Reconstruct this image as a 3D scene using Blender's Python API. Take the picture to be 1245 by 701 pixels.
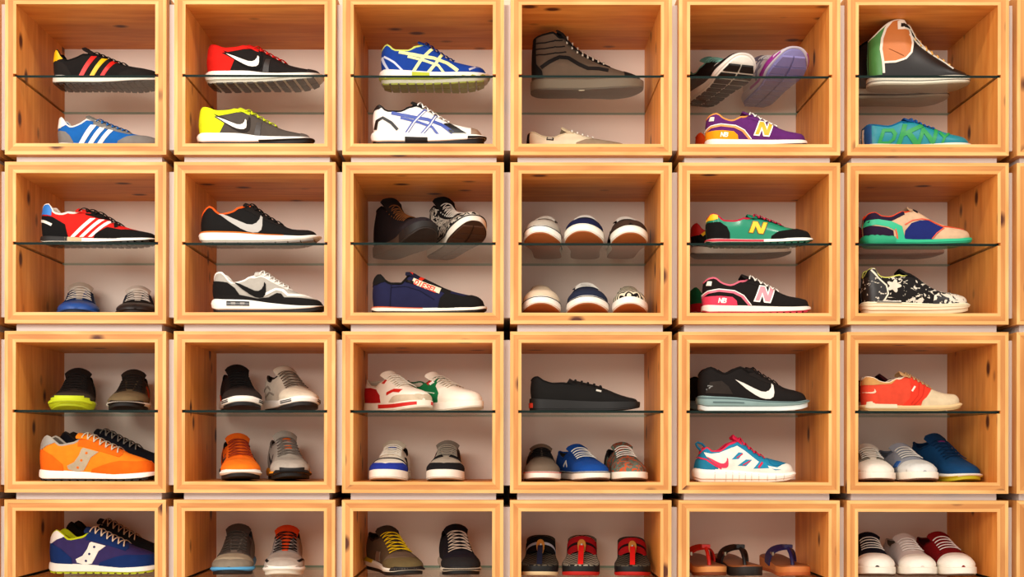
import bpy, bmesh, math, random
import numpy as np
from mathutils import Vector

for o in list(bpy.data.objects):
    bpy.data.objects.remove(o, do_unlink=True)
scn = bpy.context.scene
COL = scn.collection

# ------------------------------------------------------------------ camera, light, exposure
S488 = 488.0            # pixels per metre on the front plane of the boxes (y = 0)
ZF = 3.16               # camera distance to that plane
EYE = 1.45
DEPTH = 0.36
cam_d = bpy.data.cameras.new('camera')
cam = bpy.data.objects.new('camera', cam_d)
COL.objects.link(cam)
cam.location = (0, -ZF, EYE)
cam.rotation_euler = (math.pi / 2, -math.radians(0.07), 0)
cam_d.sensor_width = 36.0
cam_d.lens = S488 * ZF / 1245.0 * 36.0
cam_d.shift_x = (622.5 - 606.0) / 1245.0
cam_d.shift_y = (550.0 - 350.5) / 1245.0
cam_d.clip_start = 0.05
scn.camera = cam

world = bpy.data.worlds.new('world')
scn.world = world
world.use_nodes = True
world.node_tree.nodes['Background'].inputs[0].default_value = (1.0, 0.94, 0.87, 1)
world.node_tree.nodes['Background'].inputs[1].default_value = 0.80

def area_lamp(x, y, z, size, power, color, aim):
    d = bpy.data.lights.new('ceiling_spotlight', 'AREA')
    d.shape = 'DISK'; d.size = size; d.energy = power; d.color = color
    o = bpy.data.objects.new('ceiling_spotlight', d)
    COL.objects.link(o)
    o.location = (x, y, z)
    v = Vector(aim) - Vector((x, y, z))
    o.rotation_euler = v.to_track_quat('-Z', 'Y').to_euler()
    return o

WARM = (1.0, 0.90, 0.80)
for lx in (-1.75, -0.55, 0.65, 1.85):
    area_lamp(lx, -1.35, 3.55, 0.14, 7, WARM, (lx * 0.9, 0.0, 1.7))
# unseen area light added as key to brighten box fronts and back boards
sf = area_lamp(-1.5, -3.5, 2.6, 1.0, 66, (1.0, 0.93, 0.86), (-0.1, 0, 1.8))
sf.name = 'added_key_light'; sf.data.shape = 'RECTANGLE'; sf.data.size = 2.4; sf.data.size_y = 1.0

vs = scn.view_settings
vs.view_transform = 'Standard'
vs.look = 'None'
vs.gamma = 1.0
vs.use_curve_mapping = False
vs.exposure = 0.38
scn.display_settings.display_device = 'sRGB'

# ------------------------------------------------------------------ helpers
def px_x(px, y=0.0):
    return (px - 606.0) / S488 * (1 + y / ZF)
def px_z(py, y=0.0):
    return EYE + (550.0 - py) / S488 * (1 + y / ZF)

def lin(h):
    h = h.lstrip('#')
    if len(h) == 3:
        h = ''.join(c * 2 for c in h)
    v = [int(h[i:i + 2], 16) / 255 for i in (0, 2, 4)]
    return tuple(c / 12.92 if c <= 0.04045 else ((c + 0.055) / 1.055) ** 2.4 for c in v) + (1.0,)

KIND = {  # roughness, bump noise scale, bump strength, specular, colour variation
    'suede': (0.92, 900, 0.25, 0.2, 0.22), 'mesh': (0.85, 1400, 0.35, 0.2, 0.18),
    'leather': (0.42, 500, 0.08, 0.45, 0.05), 'rubber': (0.6, 700, 0.08, 0.35, 0.08),
    'canvas': (0.9, 1600, 0.3, 0.15, 0.12), 'gloss': (0.25, 300, 0.03, 0.5, 0.03),
    'lace': (0.85, 1800, 0.3, 0.2, 0.08), 'metal': (0.3, 500, 0.02, 0.5, 0.02)}
MATS = {}

def new_mat(name):
    m = bpy.data.materials.new(name)
    m.use_nodes = True
    nt = m.node_tree
    return m, nt, nt.nodes['Principled BSDF']

def M(hexa, kind='canvas', pat=None, *pc):
    key = (hexa, kind, pat) + pc
    if key in MATS:
        return MATS[key]
    m, nt, b = new_mat('%s_%s' % (kind, hexa.lstrip('#')))
    N, Lk = nt.nodes, nt.links
    r, bs, bst, sp, var = KIND[kind]
    b.inputs['Roughness'].default_value = r
    b.inputs['Specular IOR Level'].default_value = sp
    if kind == 'metal':
        b.inputs['Metallic'].default_value = 1.0
    tc = N.new('ShaderNodeTexCoord')
    nz = N.new('ShaderNodeTexNoise')
    nz.inputs['Scale'].default_value = bs
    nz.inputs['Detail'].default_value = 2
    Lk.new(tc.outputs['Object'], nz.inputs['Vector'])
    bp = N.new('ShaderNodeBump')
    bp.inputs['Strength'].default_value = bst
    bp.inputs['Distance'].default_value = 0.0008
    Lk.new(nz.outputs['Fac'], bp.inputs['Height'])
    Lk.new(bp.outputs['Normal'], b.inputs['Normal'])
    c = tuple(min(1, .97 * v ** 1.2) for v in lin(hexa)[:3]) + (1,)
    n2 = N.new('ShaderNodeTexNoise')
    n2.inputs['Scale'].default_value = 60
    n2.inputs['Detail'].default_value = 4
    Lk.new(tc.outputs['Object'], n2.inputs['Vector'])
    mx = N.new('ShaderNodeMix'); mx.data_type = 'RGBA'
    mx.inputs['A'].default_value = tuple(v * (1 - var) for v in c[:3]) + (1,)
    mx.inputs['B'].default_value = tuple(min(1, v * (1 + var) + var * 0.004) for v in c[:3]) + (1,)
    Lk.new(n2.outputs['Fac'], mx.inputs['Factor'])
    out = mx.outputs['Result']
    if pat:
        rp = N.new('ShaderNodeValToRGB')
        rp.color_ramp.interpolation = 'CONSTANT'
        els = rp.color_ramp.elements
        if pat == 'blotch':       # organic print in 2+ colours
            t = N.new('ShaderNodeTexNoise'); t.inputs['Scale'].default_value = 55
            t.inputs['Detail'].default_value = 3; t.inputs['Distortion'].default_value = 1.2
            Lk.new(tc.outputs['Object'], t.inputs['Vector'])
            stops = [0.0] + [0.45 + 0.145 * i / max(1, len(pc) - 1) for i in range(len(pc))]
            fac = t.outputs['Fac']
        elif pat == 'zigzag':
            sx = N.new('ShaderNodeSeparateXYZ'); Lk.new(tc.outputs['Object'], sx.inputs[0])
            def mth(op, a, bb=None):
                q = N.new('ShaderNodeMath'); q.operation = op
                for i, v in enumerate((a, bb)):
                    if v is None: continue
                    if isinstance(v, (int, float)): q.inputs[i].default_value = v
                    else: Lk.new(v, q.inputs[i])
                return q.outputs[0]
            tri = mth('PINGPONG', mth('MULTIPLY', sx.outputs['Y'], 90.0), 1.0)
            fac = mth('FRACT', mth('ADD', mth('MULTIPLY', sx.outputs['X'], 75.0), mth('MULTIPLY', tri, 0.8)))
            stops = [0.0, 0.5]
        else:                      # 'fleck'
            t = N.new('ShaderNodeTexVoronoi'); t.inputs['Scale'].default_value = 130
            Lk.new(tc.outputs['Object'], t.inputs['Vector'])
            fac = t.outputs['Distance']; stops = [0.0, 0.42, 0.55]
        cols = [c] + [tuple(.97 * v ** 1.2 for v in lin(h)[:3]) + (1,) for h in pc]
        while len(els) < len(cols):
            els.new(0.5)
        for i, cc in enumerate(cols):
            els[i].position = stops[i] if i < len(stops) else 0.9
            els[i].color = cc
        Lk.new(fac, rp.inputs['Fac'])
        out = rp.outputs['Color']
    Lk.new(out, b.inputs['Base Color'])
    MATS[key] = m
    return m

def wood(name, light, dark, axis, knots=True):
    """pine: long grain along one object axis, soft rings, a few dark knots"""
    m, nt, b = new_mat(name)
    N, Lk = nt.nodes, nt.links
    tc = N.new('ShaderNodeTexCoord')
    oi = N.new('ShaderNodeObjectInfo')
    sc = N.new('ShaderNodeVectorMath'); sc.operation = 'SCALE'
    cmb = N.new('ShaderNodeCombineXYZ')
    for i in range(3):
        Lk.new(oi.outputs['Random'], cmb.inputs[i])
    Lk.new(cmb.outputs[0], sc.inputs[0]); sc.inputs['Scale'].default_value = 37.0
    ad = N.new('ShaderNodeVectorMath'); ad.operation = 'ADD'
    Lk.new(tc.outputs['Object'], ad.inputs[0]); Lk.new(sc.outputs[0], ad.inputs[1])
    def grain(along, across, scale, detail, dist):
        mp = N.new('ShaderNodeMapping')
        s = [across] * 3; s['xyz'.index(axis)] = along
        mp.inputs['Scale'].default_value = s
        Lk.new(ad.outputs[0], mp.inputs['Vector'])
        n = N.new('ShaderNodeTexNoise'); n.inputs['Scale'].default_value = scale
        n.inputs['Detail'].default_value = detail; n.inputs['Distortion'].default_value = dist
        Lk.new(mp.outputs[0], n.inputs['Vector'])
        return n.outputs['Fac']
    g1 = grain(0.10, 1.0, 45, 4, 0.6)
    g2 = grain(0.6, 2.0, 7, 2, 0.2)
    mx = N.new('ShaderNodeMix'); mx.data_type = 'RGBA'
    rp = N.new('ShaderNodeValToRGB')
    rp.color_ramp.elements[0].position = 0.36; rp.color_ramp.elements[1].position = 0.66
    Lk.new(g1, rp.inputs['Fac'])
    Lk.new(rp.outputs['Color'], mx.inputs['Factor'])
    mx.inputs['A'].default_value = lin(light); mx.inputs['B'].default_value = lin(dark)
    mul = N.new('ShaderNodeMix'); mul.data_type = 'RGBA'; mul.blend_type = 'MULTIPLY'
    mul.inputs['Factor'].default_value = 0.45
    r2 = N.new('ShaderNodeValToRGB')
    r2.color_ramp.elements[0].color = (0.72, 0.62, 0.5, 1); r2.color_ramp.elements[1].color = (1, 1, 1, 1)
    r2.color_ramp.elements[0].position = 0.35; r2.color_ramp.elements[1].position = 0.6
    Lk.new(g2, r2.inputs['Fac'])
    Lk.new(mx.outputs['Result'], mul.inputs['A']); Lk.new(r2.outputs['Color'], mul.inputs['B'])
    col = mul.outputs['Result']
    if knots:
        mp = N.new('ShaderNodeMapping')
        s = [1.0] * 3; s['xyz'.index(axis)] = 0.62
        mp.inputs['Scale'].default_value = s
        Lk.new(ad.outputs[0], mp.inputs['Vector'])
        vo = N.new('ShaderNodeTexVoronoi'); vo.inputs['Scale'].default_value = 12.0
        Lk.new(mp.outputs[0], vo.inputs['Vector'])
        kr = N.new('ShaderNodeValToRGB')
        e = kr.color_ramp.elements
        e[0].position = 0.09; e[0].color = (1, 1, 1, 1)
        e[1].position = 0.19; e[1].color = (0, 0, 0, 1)
        Lk.new(vo.outputs['Distance'], kr.inputs['Fac'])
        km = N.new('ShaderNodeMix'); km.data_type = 'RGBA'
        Lk.new(kr.outputs['Color'], km.inputs['Factor'])
        Lk.new(col, km.inputs['A']); km.inputs['B'].default_value = lin('52240e')
        col = km.outputs['Result']
    Lk.new(col, b.inputs['Base Color'])
    b.inputs['Roughness'].default_value = 0.5
    b.inputs['Specular IOR Level'].default_value = 0.3
    bp = N.new('ShaderNodeBump'); bp.inputs['Strength'].default_value = 0.08
    bp.inputs['Distance'].default_value = 0.001
    Lk.new(g1, bp.inputs['Height']); Lk.new(bp.outputs['Normal'], b.inputs['Normal'])
    return m

def plain(name, hexa, rough=0.7, spec=0.3, noise=0.04, scale=8):
    m, nt, b = new_mat(name)
    N, Lk = nt.nodes, nt.links
    tc = N.new('ShaderNodeTexCoord'); n = N.new('ShaderNodeTexNoise')
    n.inputs['Scale'].default_value = scale; n.inputs['Detail'].default_value = 4
    Lk.new(tc.outputs['Object'], n.inputs['Vector'])
    mx = N.new('ShaderNodeMix'); mx.data_type = 'RGBA'
    c = lin(hexa)
    mx.inputs['A'].default_value = tuple(v * (1 - noise) for v in c[:3]) + (1,)
    mx.inputs['B'].default_value = tuple(min(1, v * (1 + noise)) for v in c[:3]) + (1,)
    Lk.new(n.outputs['Fac'], mx.inputs['Factor'])
    Lk.new(mx.outputs['Result'], b.inputs['Base Color'])
    b.inputs['Roughness'].default_value = rough
    b.inputs['Specular IOR Level'].default_value = spec
    return m

def glass_mat(name, gloss):
    m = bpy.data.materials.new(name); m.use_nodes = True
    nt = m.node_tree; N, Lk = nt.nodes, nt.links
    N.remove(N['Principled BSDF'])
    tr = N.new('ShaderNodeBsdfTransparent'); tr.inputs[0].default_value = (0.93, 0.95, 0.93, 1)
    gl = N.new('ShaderNodeBsdfGlossy'); gl.inputs['Roughness'].default_value = 0.02
    gl.inputs['Color'].default_value = (0.9, 0.95, 0.92, 1)
    lw = N.new('ShaderNodeLayerWeight'); lw.inputs['Blend'].default_value = 0.5
    def mth(op, a, v):
        q = N.new('ShaderNodeMath'); q.operation = op; q.use_clamp = True
        Lk.new(a, q.inputs[0]); q.inputs[1].default_value = v
        return q.outputs[0]
    fac = mth('ADD', mth('MULTIPLY', mth('POWER', lw.outputs['Facing'], 5.0), 0.96 * gloss), 0.04 * gloss)
    mx = N.new('ShaderNodeMixShader')
    Lk.new(fac, mx.inputs[0]); Lk.new(tr.outputs[0], mx.inputs[1]); Lk.new(gl.outputs[0], mx.inputs[2])
    Lk.new(mx.outputs[0], N['Material Output'].inputs['Surface'])
    return m

def mesh_obj(name, verts, faces, mats, parent=None, smooth=None, mi=None):
    me = bpy.data.meshes.new(name)
    me.from_pydata([tuple(map(float, v)) for v in verts], [], [tuple(int(i) for i in f) for f in faces])
    for m in (mats if isinstance(mats, (list, tuple)) else [mats]):
        me.materials.append(m)
    if mi is not None:
        me.polygons.foreach_set('material_index', [int(i) for i in mi])
    if smooth is not None:
        me.shade_smooth()
        if smooth < 180:
            me.set_sharp_from_angle(angle=math.radians(smooth))
    me.validate()
    o = bpy.data.objects.new(name, me)
    COL.objects.link(o)
    if parent is not None:
        o.parent = parent
    return o

def empty(name, loc, label, cat, group=None, rot=(0, 0, 0)):
    o = bpy.data.objects.new(name, None)
    o.empty_display_size = 0.05
    COL.objects.link(o)
    o.location = loc; o.rotation_euler = rot
    tag(o, label, cat, group)
    return o

def tag(o, label, cat, group=None):
    o['label'] = label; o['category'] = cat
    if group: o['group'] = group

class MB:
    """collects verts / faces for one mesh"""
    def __init__(s): s.v, s.f, s.m = [], [], []
    def add(s, v, f, m=0):
        n = len(s.v)
        s.v += [tuple(p) for p in v]
        s.f += [tuple(i + n for i in q) for q in f]
        s.m += [m] * len(f)
    def box(s, x0, x1, y0, y1, z0, z1, m=0):
        s.hexa([(x0, y0, z0), (x1, y0, z0), (x1, y1, z0), (x0, y1, z0),
                (x0, y0, z1), (x1, y0, z1), (x1, y1, z1), (x0, y1, z1)], m)
    def hexa(s, p, m=0):
        s.add(p, [(0, 3, 2, 1), (4, 5, 6, 7), (0, 1, 5, 4), (1, 2, 6, 5), (2, 3, 7, 6), (3, 0, 4, 7)], m)
    def tube(s, pts, r, sides=6, m=0, flat=1.0, cap=True):
        pts = np.asarray(pts, float); n = len(pts)
        T = np.gradient(pts, axis=0)
        T /= np.linalg.norm(T, axis=1)[:, None] + 1e-12
        up = np.array([0, 0, 1.0])
        if abs(T[0] @ up) > 0.95: up = np.array([0, 1.0, 0])
        V = []
        b = np.cross(T[0], up); b /= np.linalg.norm(b)
        rr = r if hasattr(r, '__len__') else [r] * n
        for i in range(n):
            b = b - T[i] * (b @ T[i]); b /= np.linalg.norm(b) + 1e-12
            c = np.cross(b, T[i])
            for k in range(sides):
                t = 2 * math.pi * k / sides
                V.append(pts[i] + rr[i] * (b * math.cos(t) + c * flat * math.sin(t)))
        F = []
        for i in range(n - 1):
            for k in range(sides):
                k2 = (k + 1) % sides
                F.append((i * sides + k, i * sides + k2, (i + 1) * sides + k2, (i + 1) * sides + k))
        if cap:
            F.append(tuple(range(sides))[::-1]); F.append(tuple((n - 1) * sides + k for k in range(sides)))
        s.add(V, F, m)
    def obj(s, name, mats, parent=None, smooth=None):
        return mesh_obj(name, s.v, s.f, mats, parent, smooth, s.m)

def pchip(pts):
    X = np.array([p[0] for p in pts], float); Y = np.array([p[1] for p in pts], float)
    h = np.diff(X); d = np.diff(Y) / h
    m = np.zeros(len(X)); m[0] = d[0]; m[-1] = d[-1]
    for i in range(1, len(X) - 1):
        if d[i - 1] * d[i] > 0:
            w1 = 2 * h[i] + h[i - 1]; w2 = h[i] + 2 * h[i - 1]
            m[i] = (w1 + w2) / (w1 / d[i - 1] + w2 / d[i])
    def f(x):
        x = np.clip(np.asarray(x, float), X[0], X[-1])
        i = np.clip(np.searchsorted(X, x, side='right') - 1, 0, len(h) - 1)
        t = (x - X[i]) / h[i]
        return ((1 + 2 * t) * (1 - t) ** 2 * Y[i] + t * (1 - t) ** 2 * h[i] * m[i]
                + t * t * (3 - 2 * t) * Y[i + 1] + t * t * (t - 1) * h[i] * m[i + 1])
    return f
# ------------------------------------------------------------------ shoe geometry
BASE = pchip([(0, .138), (.2, .140), (.42, .136), (.6, .152), (.75, .176), (.9, .172), (1, .165)])
FAM = {
 'run': dict(top=[(.012, .30), (.06, .32), (.14, .275), (.22, .26), (.30, .285), (.38, .335), (.50, .285), (.62, .22), (.75, .17), (.88, .14), (.95, .115), (.985, .075)],
             xt=.38, xl=.68, zt=[(0, .125), (.3, .105), (.6, .085), (.85, .075), (1, .08)],
             zb=[(0, .02), (.07, 0), (.68, 0), (.88, .012), (1, .04)], outh=.03, p=3.0, q=2.4, tip=(.30, .40), mprof='run'),
 'retro': dict(top=[(.012, .29), (.05, .32), (.11, .25), (.2, .23), (.3, .26), (.38, .31), (.5, .26), (.63, .205), (.75, .165), (.88, .145), (.95, .125), (.985, .075)],
             xt=.38, xl=.68, zt=[(0, .095), (.15, .085), (.4, .075), (.8, .058), (1, .07)],
             zb=[(0, .02), (.06, 0), (.7, 0), (.9, .01), (1, .032)], outh=.018, p=3.0, q=2.4, tip=(.30, .37), mprof='retro'),
 'vulc': dict(top=[(.008, .235), (.05, .25), (.15, .205), (.25, .19), (.34, .225), (.41, .275), (.55, .23), (.7, .185), (.84, .16), (.93, .14), (.985, .09)],
             xt=.41, xl=.66, zt=[(0, .10), (.3, .088), (.7, .085), (1, .095)],
             zb=[(0, .004), (.08, 0), (.7, 0), (.88, .012), (1, .03)], outh=.014, p=2.9, q=2.4, tip=(.35, .32), mprof='vulc'),
 'high': dict(top=[(.012, .47), (.06, .49), (.16, .515), (.285, .535), (.34, .47), (.43, .385), (.58, .30), (.75, .215), (.9, .165), (.96, .135), (.985, .1)],
             xt=.285, xl=.66, zt=[(0, .105), (.3, .10), (.7, .095), (1, .10)],
             zb=[(0, .004), (.08, 0), (.72, 0), (.9, .01), (1, .03)], outh=.014, p=1.9, q=1.9, tip=(.24, .57), mprof='vulc'),
}
PROF = {'run': [(0, -.010), (.10, .006), (.55, .014), (.82, .006), (1, -.012)],
        'retro': [(0, -.004), (.08, .004), (.5, .004), (.9, .0), (1, -.010)],
        'vulc': [(0, -.003), (.04, .003), (.5, .004), (.94, .003), (1, -.008)]}

class Form:
    def __init__(s, fam, L, **k):
        d = dict(FAM[fam]); d.update(k)
        s.fam, s.L = fam, L
        hs = d.get('hs', 1.0)
        s.topp = [(x, z * hs) for x, z in d['top']]
        s.top = pchip(s.topp); s.zt = pchip(d['zt']); s.zb = pchip(d['zb'])
        s.xt, s.xl, s.out, s.p, s.q = d['xt'], d['xl'], d['outh'], d['p'], d['q']
        s.tip = (d['tip'][0], d['tip'][1] * hs); s.prof = PROF[d['mprof']]
        s.w = d.get('w', 1.0); s.te = d.get('te', .90); s.cv = d.get('cv', -.035)
        s.rt = d.get('rt', .26); s.hl = d.get('hl', .0)
        s.x0, s.x1 = .015, .982
        s.ter = d.get('ter', .70)
        s.ae = math.asin(s.te ** (s.p / 2)) * 2 / math.pi
        s.aer = math.asin(s.ter ** (s.p / 2)) * 2 / math.pi
    def aex(s, x):
        k = np.clip((s.xt + .01 - np.asarray(x, float)) / .10, 0, 1); k = k * k * (3 - 2 * k)
        return s.ae + (s.aer - s.ae) * k
    def foot(s, x):
        x = np.clip(np.asarray(x, float), 0, 1)
        h = np.clip(1 - x / .14, 0, 1); t = np.clip(1 - (1 - x) / s.rt, 0, 1)
        return s.w * BASE(x) * (1 - h ** 2.4) ** (1 / 2.4) * (1 - t ** 2.5) ** (1 / 2.3)
    def cy(s, x):
        return s.cv * np.asarray(x, float) ** 3
    def H(s, x):
        x = np.asarray(x, float)
        zu = s.zu(x); k = np.clip((s.xt + .01 - x) / .10, 0, 1); k = k * k * (3 - 2 * k)
        return zu + (s.top(x) - zu) * ((1 - k) + k / np.sin(s.aex(x) * math.pi / 2) ** (2 / s.p))
    def zu(s, x):
        return s.zt(x) - .012
    def a_of(s, x, z):
        zu = s.zu(x); t = np.clip((z - zu) / (s.H(x) - zu), 0, 1)
        return np.arcsin(t ** (s.p / 2)) * 2 / math.pi
    def raw(s, x, a, side, ins=0.0):
        x = np.asarray(x, float); a = np.asarray(a, float)
        xx = x
        if ins:
            xx = s.x0 + ins + (x - s.x0) * (1 - 1.5 * ins)
        ph = a * math.pi / 2
        zu = s.zu(xx); t = np.sin(ph) ** (2 / s.p)
        wu = .96 * s.foot((x - s.x0) / (s.x1 - s.x0)) * (1 - ins / .12)
        y = wu * np.clip(np.cos(ph), 0, 1) ** (2 / s.q) * (1 + .05 * np.sin(math.pi * np.clip(t * 1.6, 0, 1)))
        z = zu + t * (s.H(xx) - zu)
        hl = s.hl * np.clip(1 - xx / .25, 0, 1) ** 1.5 * (z - zu) - .010 * np.sin(math.pi * np.clip(t * 1.3, 0, 1)) * np.clip(1 - xx / .2, 0, 1)
        return np.stack([xx + hl, side * y + s.cy(xx), z], -1)
    def S(s, x, a, side, off=0.0, ins=0.0):
        P = s.raw(x, a, side, ins)
        if np.any(off):
            e = 1e-3
            xc = np.clip(x, s.x0 + 2 * e, s.x1 - 2 * e); ac = np.clip(a, 2 * e, 1 - 2 * e)
            dx = s.raw(xc + e, ac, side, ins) - s.raw(xc - e, ac, side, ins)
            da = s.raw(xc, ac + e, side, ins) - s.raw(xc, ac - e, side, ins)
            n = np.cross(da, dx) * side
            n /= np.linalg.norm(n, axis=-1, keepdims=True) + 1e-12
            P = P + n * (np.asarray(off)[..., None] if np.ndim(off) else off)
        return P * s.L
    # sole outline point with outward plan offset d (L units)
    def plan(s, x, d, side):
        x = np.asarray(x, float); e = 1e-3
        w = s.foot(x); dw = (s.foot(np.clip(x + e, 0, 1)) - s.foot(np.clip(x - e, 0, 1))) / (np.clip(x + e, 0, 1) - np.clip(x - e, 0, 1))
        nx, ny = -dw, np.ones_like(x)
        nx = np.where(x < 1e-6, -1, np.where(x > 1 - 1e-6, 1, nx)); ny = np.where((x < 1e-6) | (x > 1 - 1e-6), 0, ny)
        l = np.hypot(nx, ny); nx /= l; ny /= l
        return x + nx * d, side * (np.maximum(w + ny * d, 0)) + s.cy(x)

def stations(x0, x1, n, extra=()):
    t = np.linspace(0, math.pi, n)
    x = x0 + (x1 - x0) * (1 - np.cos(t)) / 2
    return np.array(sorted(set(np.round(np.concatenate([x, np.array(extra, float)]), 5))))

def weld(o, d=2e-5):
    bm = bmesh.new(); bm.from_mesh(o.data)
    bmesh.ops.remove_doubles(bm, verts=bm.verts, dist=d)
    bmesh.ops.dissolve_degenerate(bm, dist=1e-6, edges=bm.edges)
    bmesh.ops.recalc_face_normals(bm, faces=bm.faces)
    bm.to_mesh(o.data); bm.free()

def grid_faces(nu, nv, flip=False, base=0):
    F = []
    for i in range(nu - 1):
        for j in range(nv - 1):
            q = (base + i * nv + j, base + (i + 1) * nv + j, base + (i + 1) * nv + j + 1, base + i * nv + j + 1)
            F.append(q[::-1] if flip else q)
    return F

def upper(f, mat, root):
    xs = stations(f.x0, f.x1, 34, [f.xt])
    it = int(np.argmin(abs(xs - f.xt)))
    ra = np.linspace(0, 1, 9); rb = np.linspace(0, 1, 5)
    mb = MB()
    for side in (-1, 1):
        X, A = np.meshgrid(xs, ra, indexing='ij'); A = A * f.aex(X)
        mb.add(f.S(X.ravel(), A.ravel(), side), grid_faces(len(xs), len(ra), side > 0))
        X, A = np.meshgrid(xs[it:], rb, indexing='ij'); A = f.aex(X) + (1 - f.aex(X)) * A
        mb.add(f.S(X.ravel(), A.ravel(), side), grid_faces(len(xs) - it, len(rb), side > 0))
    o = mb.obj('upper', mat, root)
    weld(o); o.data.shade_smooth()
    return o

def lining(f, mat, root):
    ins = .014
    xs = stations(f.x0, f.xt + .10, 20)
    ra = np.linspace(0.02, 1, 6)
    mb = MB()
    for side in (-1, 1):
        X, A = np.meshgrid(xs, ra, indexing='ij'); A = A * f.aex(X)
        mb.add(f.S(X.ravel(), A.ravel(), side, 0, ins), grid_faces(len(xs), len(ra), side < 0))
    l = f.S(xs, xs * 0 + .3, -1, 0, ins); r = f.S(xs, xs * 0 + .3, 1, 0, ins)
    mb.add(np.stack([l, r], 1).reshape(-1, 3), grid_faces(len(xs), 2))
    o = mb.obj('lining', mat, root)
    weld(o); o.data.shade_smooth()
    return o

def collar(f, mat, root, r=.010):
    xs = stations(f.x0, f.xt + .015, 22)[1:]
    ins = .006
    a = f.S(xs, f.aex(xs), -1, 0, ins); b = f.S(xs, f.aex(xs), 1, 0, ins)
    mid = f.S(np.array([f.x0]), f.aex(np.array([f.x0])), 1, 0, ins)
    pts = np.concatenate([a[::-1], mid, b])
    mb = MB(); mb.tube(pts, r * f.L, 6)
    return mb.obj('collar', mat, root, 180)

def tongue(f, mat, root, label=None):
    n1 = 8
    xs = np.linspace(f.xl, f.xt + .01, n1)
    c = np.stack([xs, f.H(xs) + .006], -1)
    t0 = c[-1]; t1 = np.array(f.tip)
    ext = [t0 + (t1 - t0) * k for k in (.35, .7, 1.0)]
    c = np.concatenate([c, np.array(ext)])
    n = len(c); wid = np.interp(np.arange(n), [0, n1 - 1, n - 2, n - 1], [.05, .10, .115, .09]) * f.w
    tang = np.gradient(c, axis=0); tang /= np.linalg.norm(tang, axis=1)[:, None]
    nor = np.stack([tang[:, 1], -tang[:, 0]], -1)     # points outward/up for heelward direction
    nor *= np.sign(nor[:, 1:2] + 1e-9)
    ys = np.linspace(-1, 1, 7)
    V = []
    for layer in (0, -.012):
        for i in range(n):
            for y in ys:
                drop = .38 * wid[i] * y * y
                p = c[i] + nor[i] * (layer - drop + (.0 if abs(y) < .9 else layer * -.5))
                V.append((p[0], y * wid[i] + float(f.cy(p[0])), p[1]))
    V = np.array(V) * f.L
    F = grid_faces(n, 7) + grid_faces(n, 7, True, n * 7)
    m = n * 7
    for i in range(n - 1):
        F += [(i * 7, (i + 1) * 7, m + (i + 1) * 7, m + i * 7), (i * 7 + 6, m + i * 7 + 6, m + (i + 1) * 7 + 6, (i + 1) * 7 + 6)]
    for j in range(6):
        b = (n - 1) * 7
        F += [(b + j, b + j + 1, m + b + j + 1, m + b + j), (j, m + j, m + j + 1, j + 1)]
    o = mesh_obj('tongue', V, F, mat, root, 60)
    return o

def laces(f, mat, root, rows=6, bow=False, al=.60, r=.007, straight=False):
    mb = MB()
    xs = np.linspace(f.xt + .03, f.xl - .02, rows)
    st = (xs[1] - xs[0]) if rows > 1 else .05
    an = np.linspace(0, 1, 6)
    for i, x in enumerate(xs):
        for d in ((0,) if straight else (-1, 1)):
            seg = []
            for k, u in enumerate(np.linspace(-1, 1, 11)):
                side = -1 if u < 0 else 1
                a = 1 - (1 - al) * abs(u)
                xx = x + d * u * st * .5
                lift = .010 + .004 * (1 - u * u) + (.003 if d > 0 else 0)
                seg.append(f.S(np.array([xx]), np.array([a]), side, lift)[0])
            mb.tube(seg, r * f.L * (1.25 if straight else 1), 5, flat=.6)
    if bow:
        x = f.xt + .02; base = f.S(np.array([x]), np.array([1.0]), 1, .02)[0]
        for sd in (-1, 1):
            pts = []
            for t in np.linspace(0, 2 * math.pi, 14):
                u = (1 - math.cos(t)) / 2
                pts.append(base + f.L * np.array([.02 * math.sin(t) + .03 * u, sd * .11 * u, .03 * math.sin(math.pi * u) - .03 * u + .012 * math.sin(t)]))
            mb.tube(pts, r * f.L, 5)
            pts = [base + f.L * np.array([.10 * u, sd * (.06 * u), .012 - .075 * u * u - .03 * u]) for u in np.linspace(0, 1, 6)]
            mb.tube(pts, r * f.L, 5)
    return mb.obj('laces', mat, root, 180)

def sole_loft(f, name, zlo, zhi, prof, mat, root, n=36):
    xs = stations(0, 1, n)
    mb = MB(); R = len(prof)
    V = []
    for side_i, side in enumerate((-1, 1)):
        pass
    rings = []
    lo, hi = zlo(xs), zhi(xs)
    cols = []
    for side, seq in ((-1, prof), (1, prof[::-1])):
        for fr, d in seq:
            px, py = f.plan(xs, d, side)
            cols.append(np.stack([px, py, lo + (hi - lo) * fr], -1))
    V = np.stack(cols, 1).reshape(-1, 3) * f.L
    k = 2 * R; F = []
    for i in range(len(xs) - 1):
        for j in range(k):
            j2 = (j + 1) % k
            F.append((i * k + j, i * k + j2, (i + 1) * k + j2, (i + 1) * k + j))
    e = (len(xs) - 1) * k
    F.append(tuple(range(k))[::-1]); F.append(tuple(e + j for j in range(k)))
    o = mesh_obj(name, V, F, mat, root)
    weld(o); o.data.shade_smooth(); o.data.set_sharp_from_angle(angle=math.radians(38))
    return o

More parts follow.
